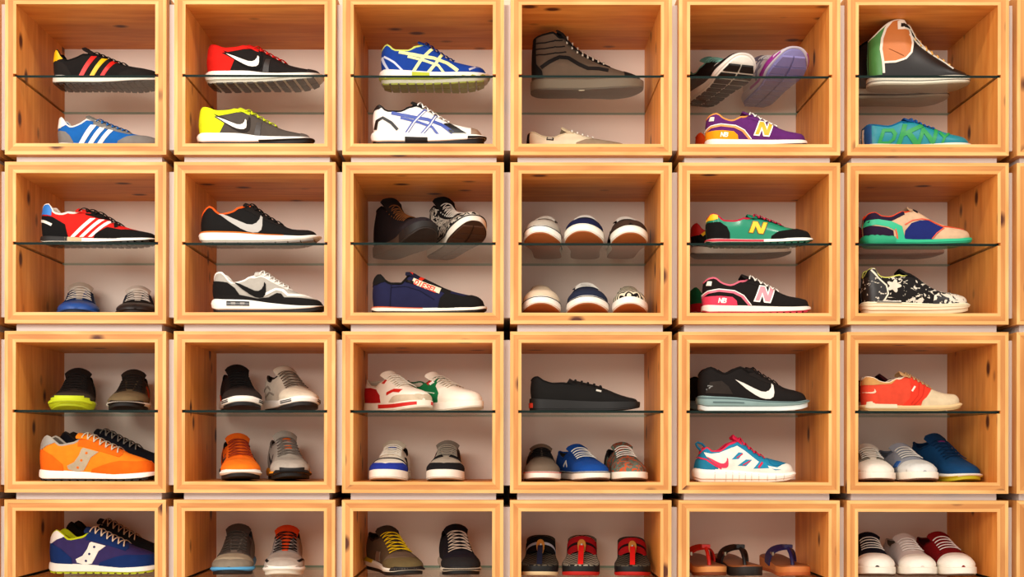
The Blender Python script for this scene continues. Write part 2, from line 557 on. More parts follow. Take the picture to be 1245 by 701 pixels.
def sole_band(f, name, f0, f1, xa, xb, mat, root, off=.004, sides=(-1, 1), which='mid', wave=0, nwave=10):
    xs = stations(0, 1, 44); xs = np.array(sorted(set([xa, xb] + [x for x in xs if xa <= x <= xb])))
    lo, hi = f.zb(xs) + f.out, f.zt(xs)
    if which == 'all': lo = f.zb(xs)
    pf = pchip(f.prof)
    fr = np.linspace(f0, f1, 4)
    wrap = xa <= 0 or xb >= 1
    mb = MB()
    for side in sides:
        if not wrap: mb = MB()
        cols = []
        for q, d0 in [(fr[0], -.004)] + [(v, off) for v in fr] + [(fr[-1], -.004)]:
            px, py = f.plan(xs, pf(q) + d0, side)
            zz = lo + (hi - lo) * q
            if wave:
                zz = zz + wave * np.sin(xs * nwave * 2 * math.pi) * (q - f0) / max(1e-6, f1 - f0)
            cols.append(np.stack([px, py, zz], -1))
        V = np.stack(cols, 1).reshape(-1, 3) * f.L
        mb.add(V, grid_faces(len(xs), 6, side > 0))
        for b, fl in ((0, side < 0), ((len(xs) - 1) * 6, side > 0)):
            q = tuple(len(mb.v) - len(V) + b + j for j in range(6))
            if not (wrap and ((b == 0 and xa <= 0) or (b > 0 and xb >= 1))):
                mb.f.append(q if fl else q[::-1]); mb.m.append(0)
        if not wrap: mb.obj(name, mat, root, 45)
    if wrap:
        o = mb.obj(name, mat, root); weld(o)
        o.data.shade_smooth(); o.data.set_sharp_from_angle(angle=math.radians(45))

def treads(f, mat, root, n=11, gap=.3, cols=((-.95, -.06), (.06, .95)), slant=0.0):
    mb = MB(); st = .94 / n; h = .016
    for i in range(n):
        for c0, c1 in cols:
            x0 = .03 + i * st; x1 = x0 + st * (1 - gap)
            P = []
            for z_ in (0, 1):
                for x, c in ((x0, c0), (x1, c0), (x1, c1), (x0, c1)):
                    xx = min(.985, max(.015, x + slant * abs(c)))
                    P.append(np.array([xx, c * float(f.foot(xx)) + float(f.cy(xx)), float(f.zb(xx)) + h * z_]) * f.L)
            mb.hexa(P)
    o = mb.obj('tread', mat, root)
    o['kind'] = 'stuff'
    return o

ONE = ('lettering', 'letter', 'logo', 'edge', 'pull')
def patch(f, name, mat, root, polys, space='z', layer=1, sides=(-1, 1), dx=.03):
    if len(polys) > 1 and not name.split('_')[-1] in ONE:
        for q in polys: patch(f, name, mat, root, [q], space, layer, sides, dx)
        return
    bm = bmesh.new()
    for poly in polys:
        pts = []
        n = len(poly)
        for i in range(n):
            p, q = poly[i], poly[(i + 1) % n]
            m = max(1, int(math.hypot(q[0] - p[0], min(.6, q[1] - p[1])) / .02))
            m = min(m, 40)
            for k in range(m):
                pts.append((p[0] + (q[0] - p[0]) * k / m, p[1] + (q[1] - p[1]) * k / m))
        P = np.array(pts)
        P[:, 0] = np.clip(P[:, 0], f.x0 + .0008, f.x1 - .0008)
        if space == 'z': P[:, 1] = f.a_of(P[:, 0], P[:, 1])
        else: P[:, 1] = np.clip(P[:, 1], 0, 1)
        lim = np.where(P[:, 0] < f.xt, f.aex(P[:, 0]), 1.0)
        P[:, 1] = np.minimum(P[:, 1], lim)
        keep = [P[0]]
        for p in P[1:]:
            if np.hypot(*(p - keep[-1])) > 1e-4: keep.append(p)
        if np.hypot(*(keep[0] - keep[-1])) < 1e-4: keep.pop()
        if len(keep) < 3: continue
        P = np.array(keep)
        area = np.sum(P[:, 0] * np.roll(P[:, 1], -1) - np.roll(P[:, 0], -1) * P[:, 1])
        if area < 0: P = P[::-1]
        try:
            bm.faces.new([bm.verts.new((p[0], p[1], 0)) for p in P])
        except ValueError:
            pass
    if not bm.faces:
        bm.free(); return None
    for q in bm.faces: q.normal_update()
    bmesh.ops.triangulate(bm, faces=bm.faces[:], ngon_method='EAR_CLIP')
    vx = [v.co.x for v in bm.verts]; vy = [v.co.y for v in bm.verts]
    for lo, hi, step, nrm in ((min(vx), max(vx), dx, (1, 0, 0)), (min(vy), max(vy), .11, (0, 1, 0))):
        c = math.floor(lo / step) * step + step
        while c < hi - 1e-4:
            bmesh.ops.bisect_plane(bm, geom=bm.verts[:] + bm.edges[:] + bm.faces[:], plane_co=(c * nrm[0], c * nrm[1], 0), plane_no=nrm)
            c += step
    bm.verts.index_update()
    P = np.array([(v.co.x, v.co.y) for v in bm.verts])
    F = []
    for q in bm.faces:
        idx = [v.index for v in q.verts]
        F.append(idx if q.normal.z > 0 else idx[::-1])
    B = [(e.verts[0].index, e.verts[1].index) for e in bm.edges if e.is_boundary]
    bm.free()
    N = len(P)
    off = .0032 + .0016 * layer
    for side in sides:
        mb = MB()
        hi = f.S(P[:, 0], P[:, 1], side, off); lo = f.S(P[:, 0], P[:, 1], side, -.002)
        ff = [tuple(q) if side < 0 else tuple(q[::-1]) for q in F]
        sk = [(a, b, b + N, a + N) for a, b in B]
        mb.add(np.concatenate([hi, lo]), ff + sk)
        o = mb.obj(name, mat, root, 40)
        if name.split('_')[-1] in ONE and len(polys) > 1: o['kind'] = 'stuff'

# ---- pattern vocabulary (side-view coordinates: x heel->toe, z up, in shoe lengths)
def P_heel(x=.2, h=.26, lean=.6):
    return [[(-.1, -.1), (x, -.1), (x * .97, h * .45), (x * .8, h * .75), (x * lean, h * .93), (x * .3, h), (-.1, h)]]
def P_tab(x=.1, z0=.22):
    return [[(-.1, z0), (x * .6, z0), (x, z0 + .03), (x * .95, 9), (-.1, 9)]]
def P_mud(x=.52, z=.15, wave=0):
    return [[(x, -.1), (x + .06, z * .62), (x + .15, z * .9 + wave), (x + .24, z), (x + .34, z * 1.0), (1.1, z * .98), (1.1, -.1)]]
def P_toe(x=.82, lean=.05):
    return [[(x, -.1), (x + lean * .5, .08), (x + lean, 9), (1.1, 9), (1.1, -.1)]]
def P_stripes(x=.33, z0=.06, z1=.25, dx=.12, w=.045, gap=.08, n=3, dz=-.02):
    return [[(x + i * gap, z0), (x + i * gap + w, z0), (x + i * gap + w + dx + .01, z1 + dz * i), (x + i * gap + dx, z1 + dz * i)] for i in range(n)]
def P_check(x, z, w, tilt=0.0, hk=.36):
    U = [(0, 1), (.3, .50), (.55, .17), (.7, .03), (.82, 0), (.93, .05), (.995, .22), (1.0, .5), (.965, 1.0), (.915, 1.12), (.915, .85), (.87, .6), (.79, .47), (.68, .46), (.5, .60), (.25, .82)]
    c, s_ = math.cos(tilt), math.sin(tilt)
    return [[(x + w * (u * c - v * hk * s_), z + w * (u * s_ + v * hk * c)) for u, v in U]]
def strokes(word, x, z, h, asp=.62, th=.16, slant=0.0, tilt=0.0, gap=.28):
    G = {'N': [[(0, 0), (0, 1)], [(0, 1), (1, 0)], [(1, 0), (1, 1)]], 'D': [[(0, 0), (0, 1)], [(0, 1), (.7, 1)], [(.7, 1), (1, .7)], [(1, .7), (1, .3)], [(1, .3), (.7, 0)], [(.7, 0), (0, 0)]],
         'I': [[(.5, 0), (.5, 1)]], 'E': [[(0, 0), (0, 1)], [(0, 1), (1, 1)], [(0, .5), (.8, .5)], [(0, 0), (1, 0)]],
         'S': [[(1, .9), (.2, 1)], [(.2, 1), (0, .75)], [(0, .75), (1, .3)], [(1, .3), (.8, 0)], [(.8, 0), (0, .08)]],
         'L': [[(0, 1), (0, 0)], [(0, 0), (1, 0)]], 'K': [[(0, 0), (0, 1)], [(0, .45), (1, 1)], [(.3, .62), (1, 0)]],
         'Y': [[(0, 1), (.5, .5)], [(1, 1), (.5, .5)], [(.5, .5), (.5, 0)]], 'B': [[(0, 0), (0, 1)], [(0, 1), (.9, .85)], [(.9, .85), (.8, .55)], [(0, .5), (.8, .55)], [(.8, .5), (1, .2)], [(1, .2), (.8, 0)], [(.8, 0), (0, 0)]],
         'G': [[(1, .85), (.6, 1)], [(.6, 1), (0, .7)], [(0, .7), (0, .3)], [(0, .3), (.5, 0)], [(.5, 0), (1, .2)], [(1, .2), (1, .5)], [(1, .5), (.55, .5)]],
         '1': [[(.5, 0), (.5, 1)]], '6': [[(.9, 1), (0, .5)], [(0, .5), (.1, .05)], [(.1, .05), (.9, .05)], [(.9, .05), (.9, .45)], [(.9, .45), (0, .45)]]}
    out = []; cx = 0.0; ct, st = math.cos(tilt), math.sin(tilt)
    for ch in word:
        for (a, b) in G[ch]:
            p = np.array([cx + a[0] * asp, a[1]]) * h; q = np.array([cx + b[0] * asp, b[1]]) * h
            d = (q - p) / (np.linalg.norm(q - p) + 1e-9); nn = np.array([-d[1], d[0]]) * th * h * .5
            p2, q2 = p - d * th * h * .35, q + d * th * h * .35
            quad = [p2 + nn, q2 + nn, q2 - nn, p2 - nn]
            out.append([(x + (v[0] + slant * v[1]) * ct - v[1] * st, z + v[1] * ct + (v[0] + slant * v[1]) * st) for v in quad])
        cx += asp + gap
    return out
def P_N(x, z, w, h, slant=.25, grow=0.0, tilt=-.12):
    g = grow; b = .27
    U = [[(0 - g, 0 - g), (b + g, 0 - g), (b + g, 1 + g), (0 - g, 1 + g)], [(1 - b - g, 0 - g), (1 + g, 0 - g), (1 + g, 1 + g), (1 - b - g, 1 + g)],
         [(0 - g * .4, 1 + g * .4), (b + .04 + g, 1 + g * .5), (1 + g * .4, 0 - g * .4), (1 - b - .04 - g, 0 - g * .5)]]
    c, s_ = math.cos(tilt), math.sin(tilt)
    return [[(x + (u * w + v * h * slant) * c - v * h * s_, z + (u * w) * s_ + v * h * c) for u, v in q] for q in U]
def P_line(pts, w):
    """thin ribbon along a polyline"""
    pts = np.array(pts, float); T = np.gradient(pts, axis=0); T /= np.linalg.norm(T, axis=1)[:, None]
    n = np.stack([-T[:, 1], T[:, 0]], -1) * w / 2
    return [[tuple(p) for p in pts + n] + [tuple(p) for p in (pts - n)[::-1]]]
def P_eye(f, d=.30, x0=-.02, x1=.03):
    return [[(f.xt + x0, f.ae - d), (f.xt + .05, f.ae - d - .02), (f.xl + x1, f.ae - d + .06), (f.xl + x1 + .02, f.ae), (f.xl + x1, .93), (f.xt - .002, f.ae + .0), (f.xt + x0, f.ae - .01)]]
def P_top(f, x0=.0, x1=.4, d=.18):
    return [[(x0, f.ae - d), (x1, f.ae - d), (x1, f.ae), (x0, f.ae)]]

TYPE = {'run': 'running_shoe', 'retro': 'retro_sneaker', 'vulc': 'canvas_sneaker', 'high': 'high_top_sneaker'}
GROUP = {'run': 'running shoes on display', 'retro': 'retro sneakers on display', 'vulc': 'low canvas sneakers on display', 'high': 'high-top sneakers on display'}

def shoe(fam, label, place, up, mid='f2efe8', out='2a2624', lace=None, tong=None, lin_='3a3432', rim=None,
         upk='mesh', parts=(), bands=(), tread=0, bow=False, rows=6, straight=False, eye=None, midk='rubber', solid_out=False, **k):
    """builds one shoe; place = (origin x, y, z, yaw, length[, pitch])"""
    X, Y, Z, yaw, L = place[:5]; pitch = place[5] if len(place) > 5 else 0.0
    f = Form(fam, L, **k)
    root = empty(TYPE[fam], (X, Y, Z), label, 'shoe', GROUP[fam], (0, -pitch, yaw))
    upm = up if not isinstance(up, str) else M(up, upk)
    mm = M(mid, midk)
    om = M(out, 'rubber')
    h = .012 if tread else 0.0
    sole_loft(f, 'midsole', lambda x: f.zb(x) + f.out, f.zt, f.prof, mm, root)
    sole_loft(f, 'outsole', lambda x: f.zb(x) + h, lambda x: f.zb(x) + f.out, [(0, -.008), (.3, f.prof[0][1] + .004), (1, f.prof[0][1] + .004)], om if not tread or solid_out else M(k.get('outbase', mid), 'rubber'), root)
    if tread: treads(f, om, root, tread, k.get('tgap', .3))
    upper(f, upm, root)
    lining(f, M(lin_, 'canvas'), root)
    collar(f, M(rim, 'canvas') if rim else (upm if not isinstance(up, str) else M(up, upk)), root, k.get('rr', .011))
    if tong is not False:
        tongue(f, (M(tong, 'mesh') if tong else upm), root)
    if lace:
        laces(f, M(lace, 'lace'), root, rows, bow, straight=straight)
    if eye:
        patch(f, 'eyestay', M(eye, 'suede'), root, P_eye(f), 'a', 0)
    for it in parts:
        nm, c, polys = it[:3]
        o_ = it[3] if len(it) > 3 else {}
        if callable(polys): polys = polys(f)
        kind = o_.get('k', 'suede')
        patch(f, nm, M(c, kind) if isinstance(c, str) else c, root, polys, o_.get('s', 'z'), o_.get('l', 1), o_.get('sides', (-1, 1)))
    for b in bands:
        nm, c, f0, f1, xa, xb = b[:6]
        kw = b[6] if len(b) > 6 else {}
        sole_band(f, nm, f0, f1, xa, xb, M(c, kw.pop('k', 'rubber')) if isinstance(c, str) else c, root, **kw)
    return root, f
# ------------------------------------------------------------------ structure
LEFT = [-200.6, 5.4, 211.2, 415.8, 620.2, 824.8, 1029.8, 1236.0]
TOP = [-8.0, 197.2, 402.8, 607.6]
BW = 196.3; TH = 13.6
W = BW / S488; T_ = TH / S488
PLY = [0.0, .0085, .0200, T_]
def pines(ax, nm):
    return [wood('pine_outer_face_' + nm, 'd89c54', 'c48040', ax), wood('pine_pale_ply_edge_' + nm, 'e8b674', 'd89c58', ax, False),
            wood('pine_core_ply_edge_' + nm, 'd39352', 'c07e44', ax), wood('pine_inner_face_' + nm, 'e99a48', 'd58034', ax)]
pine_h, pine_v = pines('x', 'level'), pines('z', 'upright')
back_m = plain('white_back_board', 'f3e1d0', .45, .35, .02, 3)
spacer_m = plain('white_spacer_paint', 'ece4dc', .6, .3, .02, 5)
wall_m = plain('wall_paint', 'd8c4ae', .8, .2, .04, 3)
floor_m = plain('floor_vinyl', 'e4d6c4', .5, .3, .06, 4)
clear = glass_mat('clear_glass', 0.6)
clear_top = glass_mat('clear_glass_upper_face', 0.0)
edge_m = plain('green_glass_edge', '061a15', .6, .15, .1, 20)
edge_back_m = plain('pale_green_glass_edge', '8fae98', .4, .3, .1, 20)

def setting(name, x0, x1, y0, y1, z0, z1, m):
    mb = MB(); mb.box(x0, x1, y0, y1, z0, z1)
    o = mb.obj(name, m); o['kind'] = 'structure'
    return o
setting('wall_back', -3, 3.2, DEPTH + .012, DEPTH + .15, 0, 3.3, wall_m)
setting('floor', -3, 3.2, -4.5, DEPTH + .15, -.08, 0, floor_m)

DESC = [  # what singles each box out, by row and column
 ['the black trainer with red and yellow stripes', 'the red-heeled and neon-heeled runners', 'the cobalt runner with lime sole', 'the grey high-top', 'the purple N sneaker', 'the tan-collared high-top'],
 ['the red sneaker with white stripes', 'the grey and white air-window runner', 'the navy zip sneaker', 'six white-soled canvas shoes', 'the green N sneaker', 'the teal and beige sneaker'],
 ['the orange sneaker', 'the bright orange runner', 'the white red-heeled court shoe', 'the all-black canvas shoe', 'the white, blue and pink runner', 'the coral sneaker'],
 ['the navy lime-soled sneaker', 'the blue-soled grey runner', 'the yellow-laced brown shoe', 'red-strapped sandals', 'thong sandals', 'the red toe-capped canvas shoe']]
GLASSD = [
 ['the black trainer with red and yellow stripes', 'the red-heeled black runner', 'the cobalt runner', 'the grey high-top', 'two runners with soles showing', 'two high-tops'],
 ['the red white-striped sneaker', 'the black orange-collared runner', 'two laced high-tops', 'three tilted canvas shoes', 'the green sneaker with yellow N', 'the teal-soled beige sneaker'],
 ['the lime-toed brown runner', 'the black and cream runners', 'two white court shoes', 'the all-black canvas shoe', 'the black grey-soled runner', 'the coral sneaker'],
 ['the navy lime-soled sneaker', 'the blue-soled grey runner', 'the yellow-laced brown shoe', 'red-strapped sandals', 'thong sandals', 'the red canvas shoe']]
ROWN = ['top', 'second', 'third', 'bottom']

def panel(kind, x0, z0):
    """mitred three-ply panel of a box whose front outer lower-left corner is (x0, z0)"""
    mb = MB(); zt_, x1 = z0 + W, x0 + W
    zg = zgl - z0
    for p in range(3):
        a, b = PLY[p], PLY[p + 1]
        y0 = .0006 * (p == 1)
        def quad(q, m=p):   # q: four (x, z) counter-clockwise seen from the front
            v = [(x, y0, z) for x, z in q] + [(x, DEPTH, z) for x, z in q]
            mb.add(v, [(0, 1, 2, 3), (7, 6, 5, 4), (0, 4, 5, 1), (1, 5, 6, 2), (2, 6, 7, 3), (3, 7, 4, 0)], 0)
            k = len(mb.m) - 6
            mb.m[k:] = [0 if m == 0 else 3] * 6
            mb.m[k] = 2 if m == 1 else 1
        if kind == 'top_panel': quad([(x0 + b, zt_ - b), (x1 - b, zt_ - b), (x1 - a, zt_ - a), (x0 + a, zt_ - a)])
        elif kind == 'bottom_panel': quad([(x0 + a, z0 + a), (x1 - a, z0 + a), (x1 - b, z0 + b), (x0 + b, z0 + b)])
        else:
            rt = kind == 'right'
            def sd(la, ha, lb, hb):
                q = [(a, la), (b, lb), (b, hb), (a, ha)]
                q = [(x1 - u, z0 + v) for u, v in q][::-1] if rt else [(x0 + u, z0 + v) for u, v in q]
                quad(q)
            if p < 2: sd(a, W - a, b, W - b)
            else:      # groove for the glass
                sd(a, zg - .0037, b, zg - .0037); sd(zg + .0037, W - a, zg + .0037, W - b)
    return mb

for c in range(8):
    for r in range(4):
        x0 = px_x(LEFT[c]); z1 = px_z(TOP[r]); z0 = z1 - W
        zgl = px_z([92, 296, 500, 704][r])
        if 1 <= c <= 6: lab = 'pine display box holding ' + DESC[r][c - 1]
        else: lab = '%s-row pine display box cut off by the %s picture edge' % (ROWN[r], 'left' if c == 0 else 'right')
        b = empty('display_box', (x0 + W / 2, DEPTH / 2, z0), lab, 'shelf box', 'pine display boxes')
        for nm, kd, ms in (('top_panel', 'top_panel', pine_h), ('bottom_panel', 'bottom_panel', pine_h), ('side_panel', 'left', pine_v), ('side_panel', 'right', pine_v)):
            mb = panel(kd, x0, z0)
            mb.v = [(v[0] - x0 - W / 2, v[1] - DEPTH / 2, v[2] - z0) for v in mb.v]
            mb.obj(nm, ms, b)
        mb = MB(); mb.box(-W / 2 + T_, W / 2 - T_, DEPTH / 2 - .006, DEPTH / 2, T_, W - T_)
        mb.obj('back_panel', back_m, b)
        # glass shelf, lifted out of its grooves
        mb = MB(); g0, g1 = -W / 2 + T_ - .0068, W / 2 - T_ + .0068
        yb = [.006, .009, .0045, .011][(c * 3 + r) % 4]
        mb.box(g0, g1, yb - DEPTH / 2, DEPTH / 2 - .0065, -.003, .003)
        mb.m = [0, 2, 1, 1, 3, 1]
        o = mb.obj('glass_shelf', [clear, edge_m, clear_top, edge_back_m])
        o.location = (x0 + W / 2, DEPTH / 2, zgl)
        if 1 <= c <= 6: lab = 'green-edged clear glass shelf under ' + GLASSD[r][c - 1]
        else: lab = 'glass shelf in the %s-row box cut off by the %s picture edge' % (ROWN[r], 'left' if c == 0 else 'right')
        tag(o, lab, 'glass shelf', 'glass shelves')

SB = .030; IN = 9.0 / S488
for r in range(4):
    z1 = px_z(TOP[r]); z0 = z1 - W
    for c in range(7):
        a, b_ = px_x(LEFT[c] + BW), px_x(LEFT[c + 1])
        mb = MB(); mb.box(-(b_ - a) / 2, (b_ - a) / 2, SB, DEPTH + .011, z0 + IN - z0, z1 - IN - z0)
        o = mb.obj('spacer_strip', spacer_m); o.location = ((a + b_) / 2, 0, z0)
        if c < 6: lab = 'white upright spacer left of the box with ' + DESC[r][c]
        else: lab = 'white upright spacer right of the box with ' + DESC[r][5]
        tag(o, lab, 'spacer strip', 'white spacer strips')
    if r < 3:
        for c in range(8):
            x0 = px_x(LEFT[c]); zz0, zz1 = px_z(TOP[r + 1]), z0
            mb = MB(); mb.box(IN, W - IN, SB, DEPTH + .011, 0, zz1 - zz0)
            o = mb.obj('spacer_strip', spacer_m); o.location = (x0, 0, zz0)
            if 1 <= c <= 6: lab = 'white level spacer below the box with ' + DESC[r][c - 1]
            else: lab = 'white level spacer strip below the %s-row box at the %s picture edge' % (ROWN[r], 'left' if c == 0 else 'right')
            tag(o, lab, 'spacer strip', 'white spacer strips')

# ------------------------------------------------------------------ placing
def base_z(r, tier):
    if tier == 'g': return px_z([92, 296, 500, 704][r]) + .0031
    return px_z(TOP[r]) - W + T_ + .0002
def side(r, tier, xl, xr, yn, yaw=0.0, pitch=0.0, hw=.15):
    yaw = math.radians(yaw)
    L = (xr - xl) / S488; yc = yn + hw * L
    k = 1 + yc / ZF
    L = L * k / max(.3, math.cos(yaw)); xc = ((xl + xr) / 2 - 606) / S488 * k
    return (xc - L / 2 * math.cos(yaw), yc - L / 2 * math.sin(yaw), base_z(r, tier), yaw, L, math.radians(pitch))
def proj(x, y):
    return 606 + S488 * ZF * x / (ZF + y)
def toe(r, tier, px, yt, px2, L=.285, pitch=0.0):
    """toe point at pixel px; the collar, 0.78 L behind it, at pixel px2"""
    X = px_x(px, yt); pt = math.radians(pitch); best = None
    for i in range(-1500, -300):
        a = math.radians(i / 10)
        e = abs(proj(X - .78 * L * math.cos(a), yt - .78 * L * math.sin(a)) - px2)
        if best is None or e < best[0]: best = (e, a)
    yaw = best[1]
    return (X - L * math.cos(yaw) * math.cos(pt), yt - L * math.sin(yaw) * math.cos(pt), base_z(r, tier), yaw, L, pt)
# ================================================================== ROW 1 (top)
BK = '1b1714'; WH = 'f4f0e8'
ZIP = {'k': 'gloss'}
LE = {'k': 'leather'}
# --- box 1
shoe('retro', 'black low sneaker with red, yellow, red side stripes and yellow heel tab', side(0, 'g', 65.6, 198, .085), '221d1b', WH, '2c2825', lace='14110f',
     upk='suede', lin_='1a1716', rim='14110f', tread=16, solid_out=True,
     top=[(.012, .29), (.05, .325), (.10, .25), (.15, .22), (.25, .25), (.37, .31), (.5, .262), (.62, .212), (.75, .178), (.88, .155), (.95, .13), (.985, .08)],
     parts=[('side_stripe', 'd8281f', P_stripes(.255, .05, .262, .115, .04, .095, 3, -.02)[0:1], LE), ('side_stripe', 'f0c018', P_stripes(.255, .05, .262, .115, .04, .095, 3, -.02)[1:2], LE),
            ('side_stripe', 'd8281f', P_stripes(.255, .05, .262, .115, .04, .095, 3, -.02)[2:3], LE), ('heel_tab', 'f0c018', P_tab(.115, .215), LE),
            ('heel_counter', '2c2724', P_heel(.2, .215), {'l': 0}), ('mudguard', '2a2522', P_mud(.58, .135), {'l': 0})])
shoe('retro', 'blue and grey low sneaker with three white side stripes', side(0, 'f', 71, 199, .085), '1f6fb5', 'e9e2d6', '8a7a6a', lace='2a78ba', tong='8b8780',
     upk='mesh', lin_='23609a', rim='e9e6e0',
     top=[(.012, .29), (.05, .33), (.10, .27), (.15, .235), (.25, .27), (.34, .33), (.5, .27), (.62, .222), (.75, .18), (.88, .155), (.95, .13), (.985, .08)],
     parts=[('side_stripe', WH, [q], LE) for q in P_stripes(.22, .05, .255, .12, .045, .085, 3, -.02)] +
           [('heel_counter', '8d8984', P_heel(.19, .20)), ('mudguard', '8d8984', P_mud(.55, .15)), ('heel_tab', WH, P_tab(.105, .225), LE), ('eyestay', '8d8984', lambda f: P_eye(f, .22), {'s': 'a'})])
# --- box 2
NIKA = dict(top=[(.012, .28), (.06, .335), (.1, .328), (.18, .30), (.28, .305), (.40, .335), (.50, .285), (.62, .215), (.76, .15), (.88, .122), (.95, .108), (.985, .07)], xt=.42, tip=(.37, .36),
            zt=[(0, .12), (.35, .115), (.55, .088), (.8, .07), (1, .078)])
shoe('run', 'black running shoe with red heel and collar on glass, white swoosh', side(0, 'g', 250.6, 395, .075, -4), '241d1b', 'f6f1ea', '241f1c', lace='d8281f', tong='d8281f',
     lin_='c8241c', rim='d8281f', tread=11, tgap=.36, outbase='d8d0c4', rows=5,
     parts=[('heel_quarter', 'd92a1e', [[(-.1, -.1), (.14, -.1), (.27, .2), (.16, .26), (.4, .30), (.5, 9), (-.1, 9)]], {'k': 'mesh', 'l': 0}),
            ('check_outline', '161210', P_check(.15, .145, .35, -.12, .40)), ('check_logo', 'f3efe6', P_check(.185, .168, .29, -.12, .30), {'l': 2, 'k': 'leather'}),
            ('toe_cap', '2d2826', P_toe(.86), {'k': 'rubber'}), ('overlay', '3a3330', [[(.47, -.1), (.53, .2), (.57, .2), (.55, -.1)]], {'k': 'leather'})], **NIKA)
shoe('run', 'grey running shoe with neon yellow heel, white swoosh, on the box floor', side(0, 'f', 241.5, 381, .02), '5d544d', 'f6f1ea', '2a2624', lace='d6e02c', tong='d6e02c',
     lin_='c3cc24', rim='d6e02c', rows=5,
     parts=[('heel_quarter', 'd9e326', [[(-.1, -.1), (.10, -.1), (.25, .19), (.16, .25), (.4, .30), (.5, 9), (-.1, 9)]], {'k': 'mesh', 'l': 0}),
            ('check_outline', '3b3430', P_check(.14, .145, .33, -.12, .40)), ('check_logo', 'f0ebe2', P_check(.17, .168, .27, -.12, .30), {'l': 2, 'k': 'leather'}),
            ('toe_cap', '6a625b', P_toe(.88), {'k': 'rubber'}), ('overlay', '4a423d', [[(.47, -.1), (.53, .2), (.57, .2), (.55, -.1)]], {'k': 'leather'})],
     bands=[('sole_stripe', '2f2a27', 0, .25, .55, 1.0)], **NIKA)
# --- box 3
ASX = dict(top=[(.02, .33), (.07, .372), (.14, .318), (.26, .315), (.40, .405), (.52, .33), (.68, .23), (.82, .19), (.93, .165), (.985, .1)], xt=.40, tip=(.36, .43),
           zt=[(0, .15), (.3, .135), (.6, .115), (.85, .105), (1, .11)], outh=.045)
CROSS = [P_line([(.30, .10), (.38, .22), (.48, .335)], .028)[0], P_line([(.42, .08), (.52, .19), (.575, .29)], .028)[0],
         P_line([(.18, .30), (.35, .265), (.5, .24), (.62, .19), (.72, .11)], .03)[0], P_line([(.26, .255), (.42, .215), (.54, .17), (.6, .09)], .022)[0]]
shoe('run', 'cobalt blue running shoe with lime lines and lime sole, on glass', side(0, 'g', 462, 594, .085), '1b4a9c', 'efeae0', '9fa326', lace='1b3f88', tong='20519f',
     lin_='173f85', rim='cfd878', tread=12, tgap=.2, rows=6, outbase='c9c4b4',
     parts=[('side_stripe', 'e4e7a8', CROSS, LE), ('heel_counter', 'c8cfe0', [P_line([(.03, .26), (.05, .20), (.09, .12)], .02)[0], P_line([(.05, .26), (.14, .2), (.22, .12)], .018)[0]], LE),
            ('toe_cap', '24499a', P_toe(.85)), ('toe_trim', 'b9b7c4', [P_line([(.82, .12), (.9, .16), (.97, .15)], .018)[0]], LE)],
     bands=[('sole_insert', 'b9bf32', .1, .75, .30, .46), ('sole_stripe', 'b3b935', 0, .22, 0, 1.0, dict(wave=.010, nwave=12))], **ASX)
shoe('run', 'white running shoe with navy crossing stripes and silver toe', side(0, 'f', 452.2, 589, .03), 'efeae2', 'f6f2ea', '1f1b1b', lace=WH, tong='1f1a1c',
     lin_='2b2730', rim='1e1a1c', rows=6, upk='mesh',
     parts=[('side_stripe', '4a5fa8', CROSS, LE), ('side_stripe', 'efe9e0', [P_line([(.31, .11), (.385, .22), (.475, .32)], .010)[0], P_line([(.43, .09), (.525, .19), (.57, .275)], .010)[0]], {'k': 'leather', 'l': 2}),
            ('heel_counter', '1d191a', [P_line([(.04, .16), (.06, .23), (.11, .255), (.18, .21), (.235, .15)], .026)[0]], LE), ('heel_tab', '1c1819', P_tab(.12, .335), LE),
            ('toe_cap', '9b8470', P_toe(.84, .08), {'k': 'leather'}), ('mudguard', '1d191a', [[(.70, .11), (.64, .20), (.69, .21), (.80, .13), (.84, .11)]], LE)],
     bands=[('sole_insert', '241f1e', -.1, .45, .30, .5), ('sole_stripe', '221d1c', 0, .55, .85, 1.0)], **ASX)
# --- box 4
shoe('high', 'charcoal high-top with wavy black side band and grey sole, on glass', side(0, 'g', 644.7, 781, .135), '6a5a4c', '7a6c5a', '54483a', lace='cfc4b4', tong='241d19',
     lin_='2a221e', rim='1c1714', upk='canvas', rows=8, hl=.03, straight=True,
     parts=[('side_stripe', '241e1b', [P_line([(.09, .20), (.16, .25), (.25, .295), (.33, .29), (.42, .235), (.5, .195), (.6, .19), (.68, .17)], .032)[0]], {'l': 2}),
            ('heel_counter', '1f1916', [[(-.1, -.1), (.13, -.1), (.10, .17), (.05, .24), (.04, .45), (.04, 9), (-.1, 9)]], {}),
            ('collar_pad', '221c19', [P_line([(.0, .43), (.12, .425), (.28, .46)], .010)[0], P_line([(.0, .375), (.12, .37), (.30, .40)], .010)[0], P_line([(.0, .325), (.12, .315), (.31, .345)], .010)[0]], {}),
            ('eyestay', '1d1815', lambda f: [[(.255, 9), (.29, .50), (.37, .40), (.48, .31), (.6, .245), (.70, .21), (.74, 9), (.3, 9)]], {'l': 1}),
            ('toe_cap', '1f1916', P_toe(.80, .04), {'l': 0})],
     bands=[('sole_label', 'c9bba2', -.22, -.02, .42, .47, dict(off=.001))])
